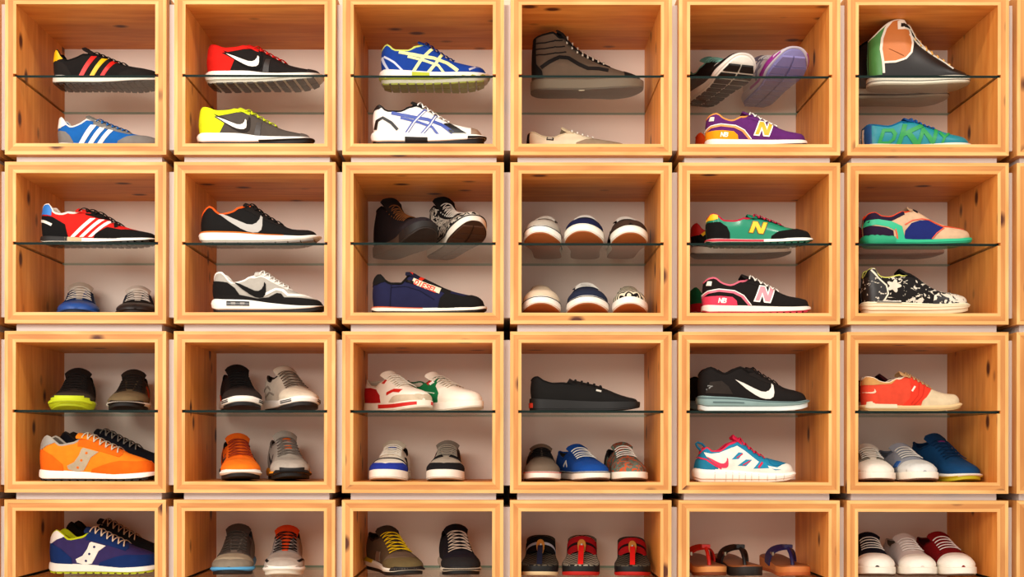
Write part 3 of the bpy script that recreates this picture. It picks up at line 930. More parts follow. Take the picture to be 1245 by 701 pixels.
shoe('vulc', 'cream low sneaker with taupe toe and black side tab', side(0, 'f', 639.5, 764, .14), 'e8d9bd', 'f0e6d4', '8a6a4a', lace='f4efe4', tong='d9c8a8', lin_='1e1a18', rim='d9c9aa', upk='canvas', rows=5, straight=True,
     parts=[('toe_cap', 'a08d76', [[(.42, -.1), (.48, .14), (.58, .175), (.72, .185), (.80, 9), (1.1, 9), (1.1, -.1)]], {}), ('side_tab', '171413', [[(.19, .165), (.26, .160), (.265, .195), (.195, .20)]], LE),
            ('tab_lettering', 'd8d0c0', [[(.20, .175), (.25, .171), (.251, .177), (.201, .181)], [(.205, .186), (.245, .183), (.246, .188), (.206, .191)]], {'l': 2, 'k': 'leather'}),
            ('heel_tab', '1a1615', [[(-.1, -.1), (.035, -.1), (.045, 9), (-.1, 9)]], {}), ('heel_counter', 'b06a3a', [[(-.1, -.1), (.17, -.1), (.14, .118), (.03, .125), (-.1, .12)]], {})])
# --- box 5
shoe('run', 'black running shoe with mint laces, toe forward, tilted sole showing', toe(0, 'g', 909, .04, 860, .285, 4), '231e1c', 'efeae2', '241f1c', lace='8fc4b8', tong='7ab5aa', lin_='6fa59c', rim='8fc4b8',
     tread=9, tgap=.32, outbase='f0eae0', zb=[(0, .02), (.07, 0), (.6, 0), (.8, .02), (.92, .06), (1, .12)], zt=[(0, .125), (.3, .105), (.6, .09), (.85, .11), (1, .17)],
     top=[(.012, .30), (.06, .32), (.14, .275), (.22, .26), (.30, .285), (.38, .335), (.50, .285), (.62, .225), (.75, .19), (.88, .185), (.95, .18), (.985, .15)],
     parts=[('overlay', 'dcd6cc', [[(.66, .16), (.74, .19), (.76, .21), (.68, .18)]], LE), ('toe_cap', '2c2725', P_toe(.88), {'k': 'rubber'})])
shoe('run', 'white, grey and purple running shoe tilted up beside black one, lilac sole', toe(0, 'g', 972, .035, 926, .29, 7), 'd9d4d6', 'c9c2cc', '8d86b4', lace='e8e4e4', tong='8c8898', lin_='7c7688', rim='9a94a4',
     tread=9, tgap=.14, outbase='8a84b0', zb=[(0, .02), (.07, 0), (.6, 0), (.8, .02), (.92, .06), (1, .12)], zt=[(0, .125), (.3, .105), (.6, .09), (.85, .11), (1, .17)],
     top=[(.012, .30), (.06, .32), (.14, .275), (.22, .26), (.30, .285), (.38, .335), (.50, .285), (.62, .225), (.75, .19), (.88, .185), (.95, .18), (.985, .15)],
     parts=[('mudguard', 'a83f9c', [[(.45, -.1), (.5, .12), (.7, .15), (.85, .16), (.9, -.1)]], {}), ('overlay', '8f8a98', [P_line([(.1, .2), (.3, .19), (.5, .2)], .03)[0], P_line([(.4, .1), (.46, .28)], .03)[0]], LE)],
     bands=[('sole_stripe', 'a9429c', .35, .75, .3, .95)])
NB = dict(top=[(.012, .29), (.05, .325), (.1, .335), (.17, .285), (.25, .265), (.33, .30), (.43, .355), (.54, .30), (.66, .235), (.79, .175), (.9, .155), (.955, .135), (.985, .075)], xt=.42, tip=(.37, .385),
          zt=[(0, .09), (.15, .085), (.4, .08), (.8, .065), (1, .075)])
def nb(label, place, up, heel, rimc, N1, N2, lace, mid, out, midk=None, txt=WH, **k):
    return shoe('retro', label, place, up, mid, out, lace=lace, upk='suede', lin_=k.pop('lin_', rimc), rim=rimc, rows=5, tong=k.pop('tong', up), tread=16, solid_out=True,
         parts=[('heel_counter', heel, [[(-.1, -.1), (.33, -.1), (.30, .12), (.26, .155), (.15, .165), (-.1, .16)]], {'l': 1}),
                ('heel_trim', rimc, [P_line([(.0, .165), (.05, .20), (.14, .215), (.27, .20), (.35, .16), (.42, .08)], .022)[0]], LE),
                ('heel_trim', WH, [P_line([(.0, .178), (.05, .213), (.14, .228), (.28, .213), (.365, .168), (.435, .08)], .008)[0]], {'k': 'leather', 'l': 2}),
                ('heel_lettering', txt, strokes('NB', .135, .105, .038, .7, .26, .2), {'l': 2, 'k': 'leather', 'sides': (-1,)}),
                ('heel_logo', 'efe8dc', [[(.035, .265), (.075, .26), (.08, .30), (.045, .305)]], LE),
                ('side_letter_edge', N2, P_N(.47, .125, .13, .13, .28, .09), {'l': 1, 'k': 'leather', 'sides': (-1, 1)}), ('side_letter', N1, P_N(.47, .125, .13, .13, .28, 0), {'l': 2, 'k': 'leather'}),
                ('mudguard', up, P_mud(.62, .135), {'l': 0}), ('eyestay', up, lambda f: P_eye(f, .2, -.02, 0), {'s': 'a', 'l': 0})], **{**NB, **k})
nb('purple suede sneaker with yellow N and yellow heel panel', side(0, 'f', 856.5, 979, .03), '6b2f74', 'efa51e', 'e0a05a', 'f2b41f', WH, WH, 'f2ebe0', '4a2b4e', txt='f6efe2', lin_='c9884a')
shoe('retro', 'orange and black sneaker half hidden behind the purple one', side(0, 'f', 844, 960, .205), 'e2571a', 'f0e8dc', '2a2422', lace='e8e0d4', upk='suede', lin_='2a2320', rim='e2571a',
     parts=[('heel_counter', 'e8691e', P_heel(.2, .2)), ('heel_logo', '241d1a', [P_line([(.03, .20), (.08, .16), (.11, .20)], .02)[0]], LE)])
# --- box 6
HT = dict(top=[(.015, .49), (.06, .535), (.12, .60), (.2, .665), (.28, .69), (.41, .665), (.455, .565), (.53, .465), (.62, .375), (.73, .285), (.82, .21), (.92, .165), (.955, .15), (.985, .1)], xt=.42, xl=.80, tip=(.40, .67), te=.93, hs=.955)
shoe('high', 'black high-top with tan collar, green heel, white piping, front of the pair', side(0, 'g', 1054, 1175.5, .085), '221c1a', 'efe8da', 'b8ab98', lace='e0b060', tong='e9e2d2', lin_='2c2623', rim='efe6d6', upk='leather', rows=7, straight=True,
     parts=[('collar_panel', 'd0854a', [[(.13, .23), (.115, .36), (.125, .47), (.16, .57), (.22, .65), (.29, 9), (.36, 9), (.395, .55), (.41, .42), (.39, .33), (.33, .27), (.24, .24)]], LE),
            ('heel_counter', '5f9b5a', [[(-.1, -.1), (.10, -.1), (.115, .25), (.10, .38), (.12, .5), (.16, .57), (.1, 9), (-.1, 9)]], {'k': 'leather', 'l': 0}),
            ('piping', 'f0e8da', [P_line([(.125, .12), (.12, .23), (.105, .36), (.118, .47), (.155, .575), (.22, .655), (.3, .70)], .022)[0], P_line([(.13, .225), (.24, .232), (.34, .265), (.40, .33), (.42, .43), (.40, .55), (.38, .62)], .02)[0], P_line([(.39, .52), (.5, .41), (.62, .32), (.74, .23), (.81, .16)], .016)[0]], {'l': 2, 'k': 'leather'}),
            ('collar_strap', 'f2e9da', [[(.27, .56), (.27, .645), (.34, .67), (.44, .62), (.43, .565)]], {'l': 2, 'k': 'leather'}), ('strap_logo', '1d1817', [[(.30, .585), (.305, .625), (.41, .612), (.405, .58)]], {'l': 3, 'k': 'leather'}),
            ('vent_slit', '8a5028', [P_line([(.175, .36), (.25, .325), (.32, .29)], .006)[0]], {'l': 2})],
     bands=[('sole_stripe', '1d1917', .86, .98, 0, 1.0, dict(off=.006)), ('sole_stripe', '2a2522', .30, .36, .0, 1.0)], **HT)
shoe('high', 'black high-top with white piping, mostly behind the tan-collared one', side(0, 'g', 1026, 1150, .215, 0), '1f1b20', 'cdbfac', 'a3947f', lace='d8cfc0', tong='1f1b20', lin_='1f1b1a', rim='1a1718', upk='leather', rows=7, straight=True,
     parts=[('piping', 'd8a06a', [P_line([(.22, .33), (.20, .4), (.22, .47), (.3, .52)], .03)[0], P_line([(.22, .40), (.3, .40)], .022)[0]], LE)], bands=[('sole_stripe', '2a2421', .2, .4, 0, 1.0)], **{**HT, 'hs': .86})
shoe('vulc', 'teal low sneaker printed with large green capital letters', side(0, 'f', 1046.4, 1177, .05), '0f8f9c', 'efe8da', 'e0d6c4', lace='1763a0', tong='1b5c98', lin_='17608c', rim='156f94', upk='leather', rows=6, straight=True,
     top=[(.012, .20), (.05, .235), (.12, .225), (.22, .215), (.32, .25), (.43, .30), (.58, .235), (.7, .19), (.8, .155), (.92, .125), (.985, .07)], zt=[(0, .055), (.5, .045), (1, .055)], xt=.42, tip=(.39, .32),
     parts=[('print_letter', '2f9e57', [q for q in strokes(ch, x, .055, h, .95, .26, .35)], {'sides': (-1,), 'l': 2, 'k': 'leather'}) for ch, x, h in (('D', .13, .12), ('K', .31, .165), ('N', .49, .13), ('Y', .655, .09))] +
           [('heel_counter', '155a8e', [[(-.1, -.1), (.07, -.1), (.10, 9), (-.1, 9)]], LE), ('heel_tab', 'e6e0d2', [[(-.1, -.1), (.018, -.1), (.022, .20), (-.1, .2)]], {'k': 'leather', 'l': 2}),
            ('eyestay', '1660a0', lambda f: [[(.40, .74), (.55, .78), (.72, .82), (.72, 1.0), (.55, .93), (.43, .70)]], {'s': 'a', 'l': 1})])

# ================================================================== ROW 2
shoe('retro', 'red and black sneaker with three white stripes and blue heel tab', side(1, 'g', 51.5, 193, .018), 'cf2a20', 'efe8dc', '2a2522', lace='15110f', tong='cf2a20', lin_='d9cdb8', rim='efe6d8', upk='mesh', bow=False, rows=5,
     top=[(.012, .28), (.05, .33), (.085, .335), (.14, .26), (.20, .25), (.28, .275), (.35, .305), (.48, .28), (.58, .225), (.67, .172), (.8, .125), (.9, .105), (.96, .09), (.985, .05)], xt=.345, tip=(.32, .32), zt=[(0, .07), (.2, .06), (.5, .045), (.8, .04), (1, .05)], outh=.012, tread=16, solid_out=True,
     parts=[('side_stripe', 'f4efe6', [q], LE) for q in P_stripes(.285, .055, .215, .16, .035, .075, 3, -.012)] +
           [('heel_counter', '14100f', [[(-.1, -.1), (.30, -.1), (.24, .16), (.13, .225), (.04, .24), (-.1, .24)]], {'l': 0}), ('heel_tab', '2f7fc4', [[(-.1, .25), (.05, .25), (.12, .235), (.085, 9), (-.1, 9)]], LE),
            ('heel_lettering', 'e8e2d6', [P_line([(.02, .20), (.07, .185), (.13, .155)], .022)[0]], {'k': 'leather', 'l': 2}),
            ('eyestay', '17120f', [[(.36, 9), (.40, .25), (.52, .215), (.63, .20), (.66, .13), (.70, .14), (.70, 9)]], {}), ('mudguard', '17120f', [[(.42, -.1), (.5, .08), (.6, .135), (.72, .11), (.8, .115), (.92, .105), (1.1, .1), (1.1, -.1)]], {}), ('toe_panel', 'cf2a20', [[(.68, .14), (.75, .15), (.86, .115), (.78, .12)]], {'l': 2, 'k': 'mesh'})],
     bands=[('heel_block', '2a2522', .15, .95, 0, .26), ('heel_block', 'c9b48e', .15, .95, .24, .38), ])
TOEF = dict(zb=[(0, .02), (.07, 0), (.62, 0), (.82, .015), (.93, .045), (1, .085)])
shoe('run', 'blue sneaker seen toe-on with cream laces, under the glass', toe(1, 'f', 96.6, .10, 98, .245, 0), '2c5590', '3a62a0', '24344e', lace='e6ddd0', tong='cfc4b4', lin_='23324a', rim='1f3558', rows=5, upk='leather', hs=1.12, w=1.2,
     parts=[('eyestay', '1f3a66', lambda f: P_eye(f, .3), {'s': 'a'}), ('mudguard', '3360a4', P_mud(.6, .16), LE)])
shoe('run', 'dark navy-brown sneaker seen toe-on with cream laces, under the glass', toe(1, 'f', 168.5, .10, 168, .245, 0), '2a2522', '352c2a', '221c1a', lace='efe6da', tong='d9cfc2', lin_='1e2230', rim='252c44', rows=5, upk='suede', hs=1.04, w=1.2,
     parts=[('overlay', '252b44', [[(.1, -.1), (.16, .3), (.5, .3), (.45, -.1)]], {}), ('mudguard', '352d2a', P_mud(.58, .16), LE)])
shoe('run', 'black running shoe with orange collar and silver swoosh on glass', side(1, 'g', 244, 389.5, .02), '1a1614', 'f4efe6', '8a8078', lace='1a1614', tong='1d1917', lin_='c9541e', rim='e8692a', rows=5, tread=9, tgap=.1, solid_out=False, outbase='cfc7bb', outh=.02,
     top=[(.012, .22), (.05, .27), (.10, .308), (.18, .245), (.28, .262), (.40, .345), (.52, .265), (.66, .18), (.81, .127), (.9, .125), (.955, .11), (.985, .07)], xt=.41, tip=(.38, .36), zt=[(0, .105), (.3, .10), (.6, .075), (.85, .06), (1, .08)],
     parts=[('check_logo', 'b9b4ad', P_check(.135, .13, .40, -.12, .34), LE), ('eyestay', '241e1b', lambda f: P_eye(f, .22), {'s': 'a', 'l': 0})], bands=[('sole_stripe', 'f08a24', .88, 1.0, 0, .72, dict(off=.010))])
shoe('run', 'grey, white and black runner with small air window in heel', side(1, 'f', 259, 396, .02), 'b5aea4', 'f4f0e8', '2a2522', lace='f0ebe2', tong='d8d2c8', lin_='e8e2d8', rim='f0ebe2', rows=6, upk='mesh',
     top=[(.012, .29), (.05, .355), (.09, .36), (.19, .265), (.29, .285), (.43, .375), (.56, .30), (.73, .205), (.88, .145), (.95, .115), (.985, .07)], xt=.42, tip=(.38, .38), zt=[(0, .135), (.3, .13), (.55, .095), (.85, .065), (1, .07)],
     parts=[('mudguard', '231e1c', [[(-.1, -.1), (-.1, .165), (.1, .175), (.25, .165), (.42, .13), (.52, .14), (.59, .175), (.63, .17), (.66, .135), (.8, .13), (.92, .12), (1.1, .11), (1.1, -.1)]], {'l': 1}),
            ('heel_counter', '1d1816', [[(-.1, .16), (.26, .165), (.22, .22), (.15, .27), (.05, .285), (-.1, .29)]], {'l': 2}), ('check_logo', '1c1816', P_check(.19, .155, .30, -.08, .42), {'l': 4, 'k': 'suede'}),
            ('eyestay', 'efe9e0', lambda f: [[(.36, .40), (.44, .52), (.56, .56), (.68, .60), (.72, .85), (.68, .95), (.44, .7), (.3, .62)]], {'s': 'a', 'l': 1}), ('toe_trim', 'efe9e0', [P_line([(.47, .155), (.58, .21), (.64, .2), (.69, .155), (.85, .155), (.98, .13)], .022)[0]], {'l': 2})],
     bands=[('air_window', '2c2725', .35, .75, .15, .35, dict(off=.004, k='gloss')), ('air_cell', '8a837a', .45, .65, .19, .23, dict(off=.006, k='gloss')), ('air_cell', '8a837a', .45, .65, .27, .31, dict(off=.006, k='gloss'))])
HI = dict(zb=[(0, .004), (.08, 0), (.62, 0), (.82, .03), (.93, .075), (1, .125)], zt=[(0, .105), (.3, .10), (.65, .105), (.85, .145), (1, .20)],
          top=[(.012, .44), (.06, .46), (.16, .475), (.285, .49), (.34, .44), (.43, .375), (.58, .31), (.75, .265), (.88, .25), (.95, .235), (.985, .21)])
shoe('high', 'dark brown laced high-top boot, left of the two on glass', toe(1, 'g', 524, .06, 476, .275, 2), '2b2224', '5a4a3e', '3a2f29', lace='8a5a32', tong='241b19', lin_='1c1614', rim='1f1817', upk='suede', rows=8,
     parts=[('toe_cap', '33292c', P_toe(.74, .06), {}), ('side_tab', 'c9bca8', [[(.05, .36), (.09, .35), (.09, .37), (.05, .38)]], LE)], bands=[('sole_ridge', '2a221e', .05, .95, .74, 1.0, dict(off=.005, wave=.0))], **HI)
shoe('high', 'black and white patterned high-top with thick white laces', toe(1, 'g', 582, .05, 541, .28, 5), M('1d1a1a', 'canvas', 'blotch', 'cfc6b6', '1d1a1a'), 'efe7d8', '5a3a24', lace='f0e8da', tong='1c1918', lin_='1a1716', rim='1c1918', rows=8, al=.6,
     parts=[('eyestay', '1d1a1a', lambda f: P_eye(f, .2), {'s': 'a'})], bands=[('sole_stripe', '1e1b1a', .75, .9, .0, 1.0)], tread=10, tgap=.15, outbase='4a2f1e', **HI)
shoe('retro', 'navy nylon sneaker with red lettering along a diagonal zip', side(1, 'f', 452, 591.5, .02), '26264a', 'efe6d6', '1c1715', lace=None, tong='221f38', lin_='1a1616', rim='191513', rr=.013, upk='mesh',
     top=[(.012, .25), (.04, .31), (.075, .335), (.13, .28), (.18, .258), (.25, .26), (.30, .33), (.335, .372), (.42, .33), (.5, .295), (.6, .245), (.7, .205), (.82, .175), (.91, .155), (.96, .12), (.985, .06)], xt=.33, xl=.62, tip=(.295, .375), zt=[(0, .065), (.5, .05), (.85, .05), (1, .07)],
     parts=[('eyestay', '1d1817', [[(.36, 9), (.38, .30), (.48, .24), (.62, .185), (.69, .15), (.72, 9)]], {'l': 0}), ('mudguard', '1b1614', [[(.55, -.1), (.6, .13), (.64, .175), (.72, .165), (.8, .145), (.88, .165), (.94, .17), (1.1, .16), (1.1, -.1)]], {'l': 1}),
            ('zip_placket', 'e4d3b8', [P_line([(.36, .287), (.48, .238), (.60, .195)], .050)[0]], LE), ('zip_lettering', 'd8401c', strokes('DIESEL', .375, .258, .037, .66, .24, .1, -.39), {'l': 2, 'k': 'leather', 'sides': (-1,)}),
            ('lace_tab', 'd8361e', [[(.41, .30), (.44, .285), (.47, .315), (.44, .335)], [(.33, .345), (.36, .34), (.36, .36), (.335, .365)]], {'l': 2, 'k': 'leather'}), ('zip_pull', '2a2422', [[(.30, .275), (.37, .255), (.37, .28), (.31, .295)]], {'l': 2, 'k': 'metal'}),
            ('heel_collar', '1a1513', [[(-.1, .24), (.06, .25), (.13, .28), (.07, 9), (-.1, 9)]], {}), ('seam', '1c1a34', [P_line([(.17, .05), (.18, .26)], .006)[0], P_line([(.18, .225), (.3, .235), (.42, .20), (.55, .12)], .005)[0]], {})],
     bands=[('sole_stripe', 'd8642a', .80, 1.0, 0, .45, dict(off=.006))])
VT = dict(hs=1.06, zb=[(0, .004), (.08, 0), (.7, 0), (.85, .012), (.94, .035), (1, .065)], zt=[(0, .10), (.3, .088), (.66, .09), (.85, .108), (.94, .128), (1, .15)],
          top=[(.008, .245), (.05, .26), (.15, .225), (.25, .22), (.34, .26), (.41, .315), (.55, .285), (.7, .24), (.84, .215), (.93, .195), (.985, .16)])
GUM = 'a8622e'
def vans_toe(label, place, up, lace, lin_='2a2420', rim=None, stripe=None, mid='f2ece0', out=GUM, parts=(), **k):
    b = [('toe_bumper', mid, .15, .92, .80, 1.0, dict(off=.006))]
    if stripe: b.append(('sole_stripe', stripe, .80, .89, 0, 1.0, dict(off=.0085)))
    return shoe('vulc', label, place, up, mid, out, lace=lace, lin_=lin_, rim=rim, upk=k.pop('upk', 'canvas'), rows=k.pop('rows', 4), straight=True, parts=parts, bands=b, **{**VT, **k})
vans_toe('grey canvas sneaker with navy edge, leftmost of three on glass', toe(1, 'g', 660, .015, 665, .27, 1.5), 'b5aa9c', 'e6dfd2', stripe='2c3046', parts=[('side_panel', '4d4a4c', [[(-.1, -.1), (.5, -.1), (.44, 9), (-.1, 9)]], {})], w=.97)
vans_toe('navy canvas sneaker with white laces, middle of three on glass', toe(1, 'g', 712.5, .012, 711, .275, 2), '22264a', 'f0eadf', w=1.0, stripe='e2dac8')
vans_toe('brown and black canvas sneaker, rightmost of three on glass', toe(1, 'g', 771, .015, 756, .265, 1.5), '2a201c', 'efe8dc', stripe='e9e2d4', parts=[('toe_cap', '4a352a', P_toe(.68, .08), {})], w=.98)
vans_toe('plain cream slip-on canvas sneaker, left of the three on the box floor', toe(1, 'f', 662, .015, 656, .27, 1), 'd9c6ac', None, stripe='2c2c3c', tong=False, lin_='c9b598')
vans_toe('slate navy canvas sneaker with white laces on the box floor', toe(1, 'f', 719, .015, 710, .275, 1), '31374c', 'efe9de', stripe='2c2c3c', w=1.08, parts=[('side_logo', 'e8e2d6', P_line([(.3, .12), (.38, .17), (.44, .12)], .02), LE)])
vans_toe('black and white zigzag canvas slip-on at right on the box floor', toe(1, 'f', 770, .015, 762, .26, 1), M('1d1a1a', 'canvas', 'zigzag', 'e2d6bc'), None, tong=False, w=.95)
shoe('retro', 'green and black sneaker with yellow N, yellow and pink heel', side(1, 'g', 857.4, 986, .015), '0e9070', 'f2ede4', '14684f', lace='b8284a', tong='12886a', lin_='b82a48', rim='c02c4c', rows=5, upk='gloss', tread=15, solid_out=True, outh=.016,
     top=[(.012, .24), (.05, .285), (.09, .275), (.15, .22), (.25, .215), (.36, .25), (.44, .283), (.58, .237), (.75, .168), (.87, .145), (.94, .125), (.985, .06)], xt=.43, tip=(.39, .30), zt=[(0, .055), (.5, .045), (1, .06)],
     parts=[('heel_counter', '15110f', [[(-.1, -.1), (.21, -.1), (.205, .10), (.18, .16), (.12, .205), (-.1, .21)]], {}), ('heel_tab', 'f0c522', [[(-.1, .225), (.06, .225), (.10, .235), (.08, 9), (-.1, 9)]], LE),
            ('side_letter_edge', '7a5a20', P_N(.385, .108, .13, .105, .30, .06), LE), ('side_letter', 'f0c81f', P_N(.385, .108, .13, .105, .30, 0), {'l': 2, 'k': 'leather'}),
            ('mudguard', '15110f', [[(.56, -.1), (.59, .07), (.65, .11), (.75, .125), (.83, .14), (.9, .155), (1.1, .15), (1.1, -.1)]], {}), ('eyestay', '1b1513', lambda f: [[(.42, .5), (.55, .62), (.70, .66), (.74, .98), (.6, .90), (.45, .66)]], {'s': 'a'})],
     bands=[('sole_wedge', 'c93a4c', .15, 1.0, 0, .52, dict(off=.003))])
shoe('retro', 'black sneaker with red heel behind the green N sneaker', side(1, 'g', 839, 960, .2), '1d1715', 'efe6d8', '2a2220', lace='c02c3c', lin_='b8283a', rim='c02c3c', upk='suede', parts=[('heel_tab', 'c8282a', P_tab(.12, .2), LE), ('heel_trim', 'efc022', [P_line([(.1, .2), (.16, .25), (.22, .24)], .03)[0]], LE)])
nb('black suede sneaker with pink N and pink heel panel', side(1, 'f', 853, 983.5, .02), '231b18', 'e2506a', 'e0788a', 'ef9aa2', WH, 'f0e8dc', 'f0e8dc', 'd84a62', lin_='8a3c50')
shoe('retro', 'green and red sneaker peeping out behind the pink N sneaker', side(1, 'f', 838, 965, .2), 'b52230', 'efe6d8', '7a1f28', lace='d83a4c', lin_='1d5a3c', rim='237048', upk='suede', parts=[('heel_tab', '237048', P_tab(.2, .17), {}), ('heel_counter', 'c02632', P_heel(.3, .17))])
shoe('retro', 'beige and indigo sneaker with teal heel wrap and teal sole', side(1, 'g', 1047.5, 1178, .025), 'd2b394', '2fb88c', '279c78', lace=None, tong='c9a888', lin_='3a2430', rim='e2552e', upk='suede', rr=.009,
     top=[(.012, .24), (.05, .295), (.09, .30), (.15, .265), (.22, .258), (.32, .30), (.43, .352), (.5, .325), (.63, .243), (.8, .175), (.9, .155), (.955, .135), (.985, .08)], xt=.42, xl=.5, tip=(.42, .37), zt=[(0, .08), (.2, .07), (.5, .05), (.8, .05), (1, .075)],
     parts=[('heel_collar', '2f1c3a', [[(-.1, .2), (.24, .22), (.36, .28), (.3, 9), (-.1, 9)]], {'k': 'mesh', 'l': 0}), ('heel_wrap', '35b98f', [[(.0, .17), (.03, .23), (.12, .235), (.24, .215), (.33, .17), (.36, .05), (.30, .05), (.27, .13), (.2, .165), (.1, .185)]], LE),
            ('heel_counter', '33203c', [[(-.1, -.1), (.28, -.1), (.25, .13), (.18, .16), (.05, .18), (-.1, .18)]], {'l': 0}), ('side_panel', '2a3474', [[(.35, .05), (.36, .13), (.42, .20), (.5, .225), (.58, .225), (.67, .17), (.71, .15), (.64, .09), (.6, .04)]], {'k': 'canvas'}),
            ('piping', 'e0603a', [P_line([(.27, .145), (.285, .09), (.29, .05)], .010)[0], P_line([(.36, .185), (.43, .225), (.52, .24), (.60, .225), (.70, .165), (.8, .16), (.92, .15)], .010)[0], P_line([(.71, .15), (.64, .10), (.60, .05)], .009)[0]], {'l': 2, 'k': 'leather'}),
            ('lace_toggle', '2a3550', [[(.45, .33), (.49, .30), (.51, .32), (.47, .345)]], {'l': 3, 'k': 'metal'})],
     bands=[('heel_studs', '2aa47c', .0, 1.25, 0, .27, dict(off=.010, wave=.004, nwave=22))])
shoe('retro', 'red sneaker hidden behind the beige and indigo one', side(1, 'g', 1036, 1145, .2), '8e2622', 'c9a090', '8a4a3a', lace='b83a30', lin_='5a1f1c', rim='8e2622', upk='suede')
shoe('run', 'black mesh runner with white floral print, lime piping and thick cream sole', side(1, 'f', 1046.6, 1174.5, .02), M('26211f', 'mesh', 'blotch', '26211f', 'd9cfbe'), 'f0e3c6', 'e8d9b8', lace=None, tong='1d1917', lin_='1c1816', rim='d4d070', rr=.008,
     top=[(.012, .33), (.05, .42), (.09, .435), (.14, .36), (.21, .345), (.32, .37), (.42, .405), (.5, .37), (.61, .288), (.72, .225), (.8, .21), (.9, .185), (.955, .165), (.985, .10)], xt=.41, tip=(.36, .445), zt=[(0, .125), (.3, .12), (.7, .10), (1, .11)],
     parts=[('heel_counter', M('2a2422', 'leather', 'blotch', '2a2422', 'd9cfbe'), [[(-.1, -.1), (.16, -.1), (.21, .17), (.2, .27), (.13, .35), (.08, 9), (-.1, 9)]], {}), ('heel_piping', 'e6dcc8', [P_line([(.07, .42), (.13, .34), (.2, .27), (.215, .19), (.18, .13)], .014)[0]], {'l': 2}),
            ('toe_overlay', M('2a2422', 'leather', 'blotch', 'e0d6c4'), [[(.6, -.1), (.64, .17), (.72, .215), (.8, .17), (.9, 9), (1.1, 9), (1.1, -.1)]], {}), ('side_flower', 'ddd3c2', [[(.27 + .055 * (1 + .3 * math.cos(5 * t)) * math.cos(t), .265 + .05 * (1 + .3 * math.cos(5 * t)) * math.sin(t)) for t in np.linspace(0, 2 * math.pi, 31)[:-1]]], {'l': 2}),
            ('heel_tab', '1a1614', [[(-.1, .33), (.05, .35), (.085, 9), (-.1, 9)]], {'l': 2})],
     bands=[('heel_clip', '9a9288', .85, 1.5, .11, .34, dict(off=.008, k='metal')), ('sole_stripe', 'cdb88e', .42, .50, .0, 1.0, dict(off=.002)), ('sole_stripe', 'cdb88e', .70, .76, .0, 1.0, dict(off=.002))])
shoe('run', 'black sneaker hidden behind the floral print runner', side(1, 'f', 1036, 1160, .2), '1c1816', '1c1816', '1c1816', lace='1c1816', lin_='161312', rim='1c1816')
TOEF = dict(zb=[(0, .02), (.07, 0), (.7, 0), (.9, .010), (1, .030)])
# ================================================================== ROW 3
shoe('run', 'dark brown running shoe seen toe-on with lime toe sole', toe(2, 'g', 88, .03, 96, .285, 0), '3d332c', 'e6dece', 'b9c21c', lace='2a221e', tong='2c2522', lin_='221c1a', rim='241e1c', w=1.06, hs=1.05, outh=.03, upk='suede',
     zt=[(0, .13), (.3, .11), (.6, .09), (.85, .085), (1, .10)], parts=[('mudguard', '4a4034', P_mud(.6, .16), {}), ('overlay', '2b2320', [[(.2, .05), (.3, .28), (.36, .28), (.3, .05)]], {}), ('eyestay', '2b2320', lambda f: P_eye(f, .3), {'s': 'a'})],
     bands=[('toe_bumper', 'c2cc22', -.4, 1.15, .78, 1.0, dict(off=.006)), ('toe_bumper', 'c8d228', .3, 1.55, .90, 1.0, dict(off=.022)), ('toe_bumper', 'c8d228', .5, 1.95, .955, 1.0, dict(off=.024))])
shoe('run', 'olive suede runner seen toe-on with black toe bumper and orange side', toe(2, 'g', 156, .03, 163.5, .285, 0), '74644a', 'e9dfcf', '241e1b', lace='2e2620', tong='3a3026', lin_='2a2320', rim='2e2722', w=1.0, upk='suede', hs=1.02,
     parts=[('mudguard', '7c6a4e', P_mud(.58, .17), {}), ('side_panel', 'cf5a26', [[(.28, .1), (.34, .24), (.42, .24), (.4, .1)]], {}), ('eyestay', '3a3026', lambda f: P_eye(f, .3), {'s': 'a'})],
     bands=[('toe_bumper', '241e1b', -.3, 1.5, .90, 1.0, dict(off=.005))])
SAU = dict(top=[(.012, .29), (.05, .345), (.09, .378), (.14, .345), (.2, .30), (.28, .315), (.38, .395), (.56, .32), (.75, .235), (.9, .185), (.955, .155), (.985, .09)], xt=.37, tip=(.33, .41), zt=[(0, .10), (.3, .09), (.7, .065), (1, .08)])
DOTS = lambda pts, r=.011: [[(x + r * math.cos(t), z + r * 1.0 * math.sin(t)) for t in np.linspace(0, 2 * math.pi, 9)[:-1]] for x, z in pts]
def dotband(label, place, up, up2, band, dot, heel, mid, out, lace, lin_, **k):
    return shoe('retro', label, place, up, mid, out, lace=lace, tong=k.pop('tong', up), lin_=lin_, rim=k.pop('rim', heel), upk='mesh', rows=6, tread=14, solid_out=True,
        parts=[('heel_counter', up2, [[(-.1, -.1), (.27, -.1), (.23, .14), (.14, .22), (.05, .27), (-.1, .27)]], {}), ('heel_tab', heel, [[(-.1, .265), (.05, .265), (.10, .30), (.16, .325), (.09, 9), (-.1, 9)]], {'l': 2, 'k': 'leather'}),
               ('mudguard', up2, [[(.42, -.1), (.48, .10), (.56, .13), (.64, .155), (.72, .17), (.85, .165), (1.1, .17), (1.1, -.1)]], {}), ('eyestay', up2, lambda f: P_eye(f, .26), {'s': 'a'}),
               ('side_band', band, [[(.28, .10), (.27, .13), (.33, .16), (.37, .22), (.385, .27), (.40, .28), (.53, .245), (.47, .20), (.44, .14), (.41, .09), (.35, .08)]], {'l': 2}),
               ('band_dot', dot, DOTS([(.36, .115), (.39, .175), (.43, .235)]), {'l': 3})], **{**SAU, **k})
dotband('orange sneaker with grey dotted side band and grey heel', side(2, 'f', 50, 192.5, .018), 'f08a1c', 'e2700f', 'b5a48c', 'd8742a', '9c948a', 'f2ebe0', '2a2421', 'c9bca8', '6a5f55', rim='b0a598')
